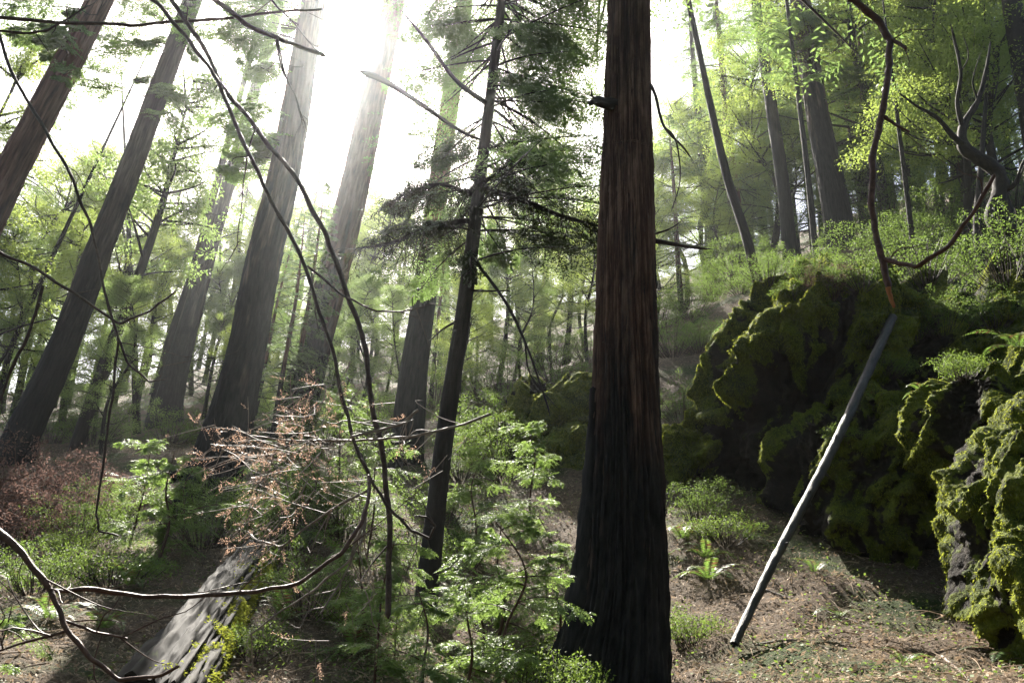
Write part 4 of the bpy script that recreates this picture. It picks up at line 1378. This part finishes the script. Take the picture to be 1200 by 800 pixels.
def shrub_proto(name, label, rad, h, ncl, nleaf, L, seed, mat, group, wood='twig', cl=.16):
    g = np.random.default_rng(seed)
    t = thing(name, label, 'shrub', (0, 0, 0), group)
    ms, mf = MB(), MB()
    for i in range(ncl):
        az, rr_ = g.uniform(0, 6.283), rad * math.sqrt(g.uniform(.02, 1))
        z = h * g.uniform(.25, 1) * (1.05 - .5 * (rr_ / rad) ** 2)
        e = np.array((math.cos(az) * rr_, math.sin(az) * rr_, z))
        b = np.array((math.cos(az) * rr_ * .2, math.sin(az) * rr_ * .2, -.1))
        tube(ms, [b, (b + e) / 2 + g.normal(0, .05, 3), e], (.008, .003), 4, 7, 0)
        leaf_blob(mf, e, (cl * g.uniform(.6, 1.3), cl * g.uniform(.6, 1.3), cl * g.uniform(.3, .7)), nleaf, L, g, droop=.15)
        leaf_blob(mf, b + (e - b) * .7, (cl * .8, cl * .8, cl * .4), nleaf // 2, L, g, droop=.15)
    ms.obj('stem', M[wood], t)
    mf.obj('foliage', mat, t)
    return t


G_SH = 'leafy shrubs of the forest floor'
G_BR = 'dry brown bushes at the left'
shr = [shrub_proto('shrub', 'p', .7, .8, 46, 60, .035, 61, M['shrub'], G_SH), shrub_proto('shrub', 'p', .9, 1.2, 60, 60, .04, 62, M['shrub'], G_SH),
       shrub_proto('shrub', 'p', .5, .45, 34, 60, .03, 63, M['cover'], G_SH)]
brn = [shrub_proto('dry_bush', 'p', 1.0, 1.5, 90, 50, .045, 64, M['deadbush'], G_BR, 'twig_red', .2)]
for k, px, py, Y, sc, lab in [
    (1, 560, 520, 13.5, 1.0, 'green shrub behind the slender fir trunk'), (0, 600, 520, 15, 1.2, 'green shrub left of the small mossy rock'),
    (1, 430, 520, 15.5, 1.1, 'leafy shrub between the two reddish trunks'), (0, 380, 520, 17, 1.2, 'hazy shrub at the foot of the sun-glare redwood'),
    (1, 300, 500, 20, 1.2, 'pale shrub right of the charred trunk'), (0, 200, 520, 19, 1.3, 'pale shrub at the foot of the hazy swollen-footed redwood'),
    (1, 110, 520, 20, 1.2, 'pale shrub at the foot of the leafy slim tree'), (1, 60, 520, 22, 1.2, 'pale shrub behind the brown bushes'),
    (0, 270, 560, 12.0, .9, 'dark shrub hugging the charred trunk foot'), (0, 520, 600, 10.5, .8, 'dim shrub beside the slender fir trunk'),
    (1, 650, 440, 19, 1.2, 'light green bush above the small mossy rock'), (0, 690, 430, 21, 1.2, 'light green bush beyond the great trunk'),
    (0, 820, 600, 9.4, .7, 'sunlit pale shrub between the great trunk and the huge boulder'), (2, 850, 640, 8.6, .8, 'low sunlit shrub at the foot of the huge boulder'),
    (1, 800, 470, 14, .8, 'dark shrub in the gully left of the huge boulder'), (2, 810, 700, 6.8, .7, 'low leafy plant right of the great trunk foot'),
    (2, 640, 800, 5.2, .8, 'low leafy plant touching the left of the great trunk foot'), (2, 80, 660, 9.2, .8, 'low plant on the bare soil at left'),
    (2, 740, 480, 15, 1.2, 'shaded bush behind the great trunk'),
    (1, 790, 430, 17, 1.1, 'grey-green bush at the head of the gully behind the great trunk'), (0, 820, 420, 16.5, 1.0, 'bush at the head of the gully beside the huge boulder'),
    (1, 770, 400, 20, 1.4, 'large pale bush high in the gully behind the great trunk'), (0, 500, 640, 8.9, .8, 'dark bush around the slender fir foot'),
    (1, 340, 640, 10.0, .9, 'dark bush behind the dead rusty spray'), (1, 400, 640, 10.5, .9, 'dark bush between the rusty spray and the fir'),
    (0, 300, 610, 11.0, .9, 'dark bush at the far end of the thick log'), (1, 240, 640, 10.0, .8, 'dark bush left of the far end of the thick log'),
    (0, 130, 600, 11.5, .8, 'green bush before the level mossy log'), (1, 360, 720, 7.4, .6, 'dark bush in the deep shade right of the thick log'),
    (2, 430, 720, 7.2, .9, 'low dim bush below the hanging bare stem'), (2, 300, 760, 6.4, .7, 'low dark plant against the mossy side of the log'),
    (0, 40, 700, 7.6, .7, 'small bush at the left edge behind the forked brown branch'), (2, 130, 700, 8.0, 1.0, 'low leafy plant on the dark soil left of the log'), (1, 90, 640, 10.0, .7, 'green bush right of the dry brown bushes'),
    (1, 1010, 300, 17, 1.3, 'large bush at the foot of the thick leaning redwood, right side'),
    (0, 960, 300, 16.5, 1.2, 'bush at the foot of the thick leaning redwood, left side'),
    (1, 1060, 300, 16, 1.2, 'bush below the thin dark sapling trunk'),
    (1, 1100, 300, 16.5, 1.4, 'bush on the slope left of the short dark trunk'),
    (0, 1160, 300, 15.5, 1.3, 'bush on the slope under the gnarled mossy tree'),
    (1, 1200, 300, 17, 1.5, 'tall bush on the slope behind the gnarled mossy tree'),
    (1, 1040, 300, 20, 1.5, 'tall bush higher on the slope behind the hanging branch'),
    (0, 910, 300, 18, 1.2, 'bush between the crooked trunk and the thick leaning redwood'),
    (1, 1130, 300, 20, 1.5, 'tall bush higher on the slope left of the gnarled mossy tree'),
    (1, 870, 300, 21, 1.4, 'tall bush at the foot of the crooked trunk'),
    (1, 600, 430, 17.5, 1.2, 'green bush on the slope behind the small mossy rock, left side'), (0, 670, 430, 16.5, 1.1, 'green bush on the slope behind the small mossy rock, right side'), (1, 570, 440, 19, 1.2, 'hazy green bush on the slope right of the slender fir'), (2, 690, 500, 13.6, 1.2, 'low leafy plant between the small mossy rock and the great trunk'),
    (1, 590, 560, 12, .9, 'green bush before the small mossy rock'), (0, 540, 560, 12.5, .9, 'dim green bush right of the slender fir'),
    (0, 470, 480, 18, 1.2, 'hazy bush behind the straight reddish redwood'), (1, 510, 470, 20, 1.3, 'hazy bush right of the straight reddish redwood'), (1, 340, 480, 21, 1.3, 'hazy bush between the charred and the glare redwoods')]:
    plant(shr, k, px, py, Y, sc, lab, group=G_SH)
for px, py, Y, sc, lab in [(20, 600, 10.5, 1.0, 'dry brown bush at the left edge'), (75, 590, 11.5, .9, 'dry brown bush right of the one at the left edge'),
                           (-30, 620, 9.5, .9, 'dry brown bush half cut by the left edge'), (150, 575, 12.5, .5, 'little dry bush by the level mossy log')]:
    plant(brn, 0, px, py, Y, sc, lab, group=G_BR)


rng = np.random.default_rng(239)
# plants that grow on the boulders: found by dropping a ray on the boulder meshes
bpy.context.view_layer.update()
BLD = [o for o in COL.objects if o.name.startswith('boulder')]


def drop(x, y):
    best = -1e9
    for o in BLD:
        q = o.matrix_world.inverted() @ Vector((x, y, 60))
        ok, loc, nor, idx = o.ray_cast(q, Vector((0, 0, -1)))
        if ok:
            best = max(best, (o.matrix_world @ loc).z)
    return max(best, gz(x, y)[0])


def on_rock(px, py, Y):
    """where a plant seen here is rooted: on the face of a boulder, else on whatever lies below"""
    d = Vector(unit(ray(px, py)))
    hit = None
    for o in BLD:
        ok, loc, nor, idx = o.ray_cast(Vector(CAM) - o.location, d)
        if ok and (hit is None or loc.length < 0 or (loc + o.location - Vector(CAM)).length < hit[0]):
            hit = ((loc + o.location - Vector(CAM)).length, loc + o.location)
    if hit:
        return np.array(hit[1]) + np.array(d) * .08
    p = at(px, py, Y)
    p[2] = drop(p[0], p[1])
    return p


for k, px, py, Y, sc, lab in [(1, 1105, 395, 10.4, .55, 'bright shrub on top of the boulder right of the leaning pole'), (0, 1165, 385, 10.6, .8, 'bright shrub on the boulder top at the right edge'),
                              (0, 1075, 400, 10.0, .5, 'shrub on the boulder beside the upper end of the leaning pole'), (2, 1040, 440, 9.6, .6, 'low plant on the ledge right of the pole'),
                              (0, 950, 335, 11.2, .6, 'shrub on top of the huge boulder'), (1, 900, 335, 11.4, .55, 'shrub on the left top of the huge boulder'), (0, 1010, 340, 11.6, .7, 'shrub where the two mossy boulders meet'),
                              (1, 1180, 335, 13.2, 1.0, 'bush behind the boulder top at the right edge'), (0, 1085, 335, 13.2, 1.0, 'bush behind the hanging branch end'), (0, 850, 330, 13.5, 1.0, 'bush left of the huge boulder top'), (1, 838, 352, 0, 1.0, 'bush on the rise left of the huge boulder top, nearest the great trunk'), (0, 868, 345, 0, 1.0, 'bush on the rise directly behind the left shoulder of the huge boulder'), (1, 812, 372, 0, 1.0, 'bush low on the rise between the great trunk and the huge boulder'), (0, 790, 360, 0, 1.1, 'bush high on the rise just right of the great trunk'),
                              (2, 990, 520, 9.1, .5, 'sunlit tuft of leaves caught by the leaning pole'), (1, 930, 300, 14.0, 1.2, 'bush behind the huge boulder, before the thick leaning redwood'), (0, 1000, 300, 14.5, 1.3, 'bush behind the dip between the two mossy boulders'), (0, 880, 320, 13, 1.0, 'bush behind the left top of the huge boulder'), (2, 930, 350, 10, .6, 'low plant rooted high on the face of the huge boulder'), (2, 1130, 445, 9, .6, 'low plant on the lip of the bulging rock')]:
    p = on_rock(px, py, Y) if Y else ground_hit(px, py)
    copy_thing(shr[k], p, rng.uniform(0, 6), sc, lab, G_SH)
p = on_rock(975, 352, 10.8)
copy_thing(brn[0], p, 1.0, .4, 'dry brown bush on top of the huge boulder', G_BR)


random.seed(6)
# ferns
def frond_mesh(L, seed):
    g = np.random.default_rng(seed)
    mb = MB()
    n = 26
    t = np.linspace(.08, 1, n)
    ax = np.column_stack([L * t * .9, np.zeros(n), L * (.75 * t - .75 * t ** 2.2)])
    T = unit(np.gradient(ax, axis=0))
    tube(mb, ax, (.003, .001), 4, 14, 0)
    for s in (1, -1):
        D = unit(T * .35 + np.array((0, s, -.12)) + g.normal(0, .05, (n, 3)))
        ln = L * .17 * np.sin(np.pi * np.clip(t * .9 + .12, 0, 1)) ** .7 + .004
        N = unit(np.cross(T, np.array((0, 1.0, 0)))) * -1
        mb.leaves(leaf_quads(ax, D, N + g.normal(0, .1, (n, 3)), ln, L * .030))
    return mb.mesh('frond', M['fern'])


FR = [frond_mesh(.5, 1), frond_mesh(.6, 2), frond_mesh(.42, 3)]
for px, py, sc, nf, lab in [(832, 690, .9, 11, 'sunlit sword fern right of the great trunk foot'), (828, 660, .8, 9, 'pale sunlit fern behind the sword fern by the great trunk'),
                            (955, 672, .6, 6, 'small bright fern alone in front of the dark overhang'), (1190, 785, .7, 7, 'yellow-green fern at the bottom right corner'),
                            (880, 640, .7, 8, 'fern at the foot of the huge boulder'), (985, 730, .45, 7, 'small fern in the lit leaf litter'),
                            (330, 730, .8, 9, 'dim fern in the shade right of the log'), (415, 770, .8, 9, 'dim fern at bottom centre'), (55, 730, .8, 9, 'fern in the shade behind the forked brown branch'), (120, 745, .7, 8, 'fern under the sweep of the forked brown branch'), (20, 690, .8, 9, 'fern at the left edge above the forked brown branch'), (150, 690, .8, 9, 'fern on the dark soil left of the thick log'), (800, 640, .8, 9, 'sunlit fern tucked against the right side of the great trunk'), (1060, 780, .5, 7, 'little fern near the pale stick at bottom right')]:
    p = ground_hit(px, py)
    f = thing('fern', lab, 'fern', (p[0], p[1], gz(p[0], p[1])[0]), 'ferns on the forest floor')
    for i in range(nf):
        o = link('frond', FR[i % 3])
        o.parent = f
        s = sc * random.uniform(.75, 1.15)
        o.scale = (s, s, s)
        o.rotation_euler = (random.uniform(-.2, .2), random.uniform(-.65, .1), 6.283 * i / nf + random.uniform(-.25, .25))
for px, py, Y, sc, nf, lab in [(870, 325, 11.2, 1.0, 10, 'fern hanging over the left top of the huge boulder'), (1195, 410, 9.6, .9, 9, 'fern on the mossy rock at the right edge'), (935, 400, 9, .5, 7, 'small fern in a cleft high on the huge boulder'), (900, 440, 9, .4, 6, 'tiny fern in the left cleft of the huge boulder'), (1030, 470, 9, .5, 7, 'small fern right of the leaning pole on the jutting shelf'), (1085, 460, 9, .5, 7, 'small fern on the shelf left of the bulging rock'), (960, 370, 9, .6, 8, 'fern near the top of the huge boulder left of the pole top')]:
    p = on_rock(px, py, Y)
    f = thing('fern', lab, 'fern', p, 'ferns on the boulders')
    for i in range(nf):
        o = link('frond', FR[i % 3])
        o.parent = f
        o.scale = (sc, sc, sc)
        o.rotation_euler = (random.uniform(-.2, .2), random.uniform(-.4, .2), 6.283 * i / nf + random.uniform(-.25, .25))

# ------------------------------------------------------------------ litter and ground cover
def scatter(n, x0_, x1_, y0_, y1_, g, power=1.6):
    y = y0_ + (y1_ - y0_) * g.uniform(0, 1, n) ** power
    x = g.uniform(-1, 1, n) * (y * .78 + 1.2)
    return x, y


g = np.random.default_rng(8)
x, y = scatter(190000, 0, 0, 3.0, 20, g, 2.0)
P = np.column_stack([x, y, gz(x, y) + g.uniform(.0, .03, len(x))])
D = unit(np.column_stack([g.normal(0, 1, (len(x), 2)), g.normal(.25, .4, len(x))]))
N = unit(np.column_stack([g.normal(0, .7, (len(x), 2)), np.ones(len(x))]))
L = g.uniform(.015, .05, len(x)) * np.where(g.uniform(0, 1, len(x)) < .06, 1.6, 1)
mb = MB()
mb.leaves(leaf_quads(P, D, N, L, L * g.uniform(.12, .45, len(x))))
for i in range(2600):
    k = g.integers(0, len(x))
    a = P[k] + np.array((0, 0, .01))
    v = unit(np.array((g.normal(), g.normal(), g.normal(0, .12)))) * g.uniform(.06, .4)
    v[2] = gz(a[0] + v[0], a[1] + v[1])[0] - a[2] + g.uniform(.01, .05)
    tube(mb, [a, a + v * .5 + np.array((0, 0, g.uniform(0, .03))), a + v], (.005 * g.uniform(.4, 1.3), .002), 4, 6, 0)
tag(mb.obj('leaf_litter', M['litter']), 'brown fallen leaves and twigs strewn over the forest floor', 'leaf litter', kind='stuff')

x, y = scatter(60000, 0, 0, 3.0, 24, g, 1.3)
k = fbm(np.column_stack([x, y, np.zeros(len(x))]) * .8 + 31, 3) > -.05
x, y = x[k], y[k]
P = np.column_stack([x, y, gz(x, y) + g.uniform(.01, .10, len(x))])
D = unit(np.column_stack([g.normal(0, 1, (len(x), 2)), g.normal(.1, .35, len(x))]))
N = unit(np.column_stack([g.normal(0, .45, (len(x), 2)), np.ones(len(x))]))
L = g.uniform(.012, .036, len(x))
mb = MB()
mb.leaves(leaf_quads(P, D, N, L, L * .7))
tag(mb.obj('ground_cover', M['cover']), 'low green sorrel leaves scattered over the slope', 'ground cover', kind='stuff')
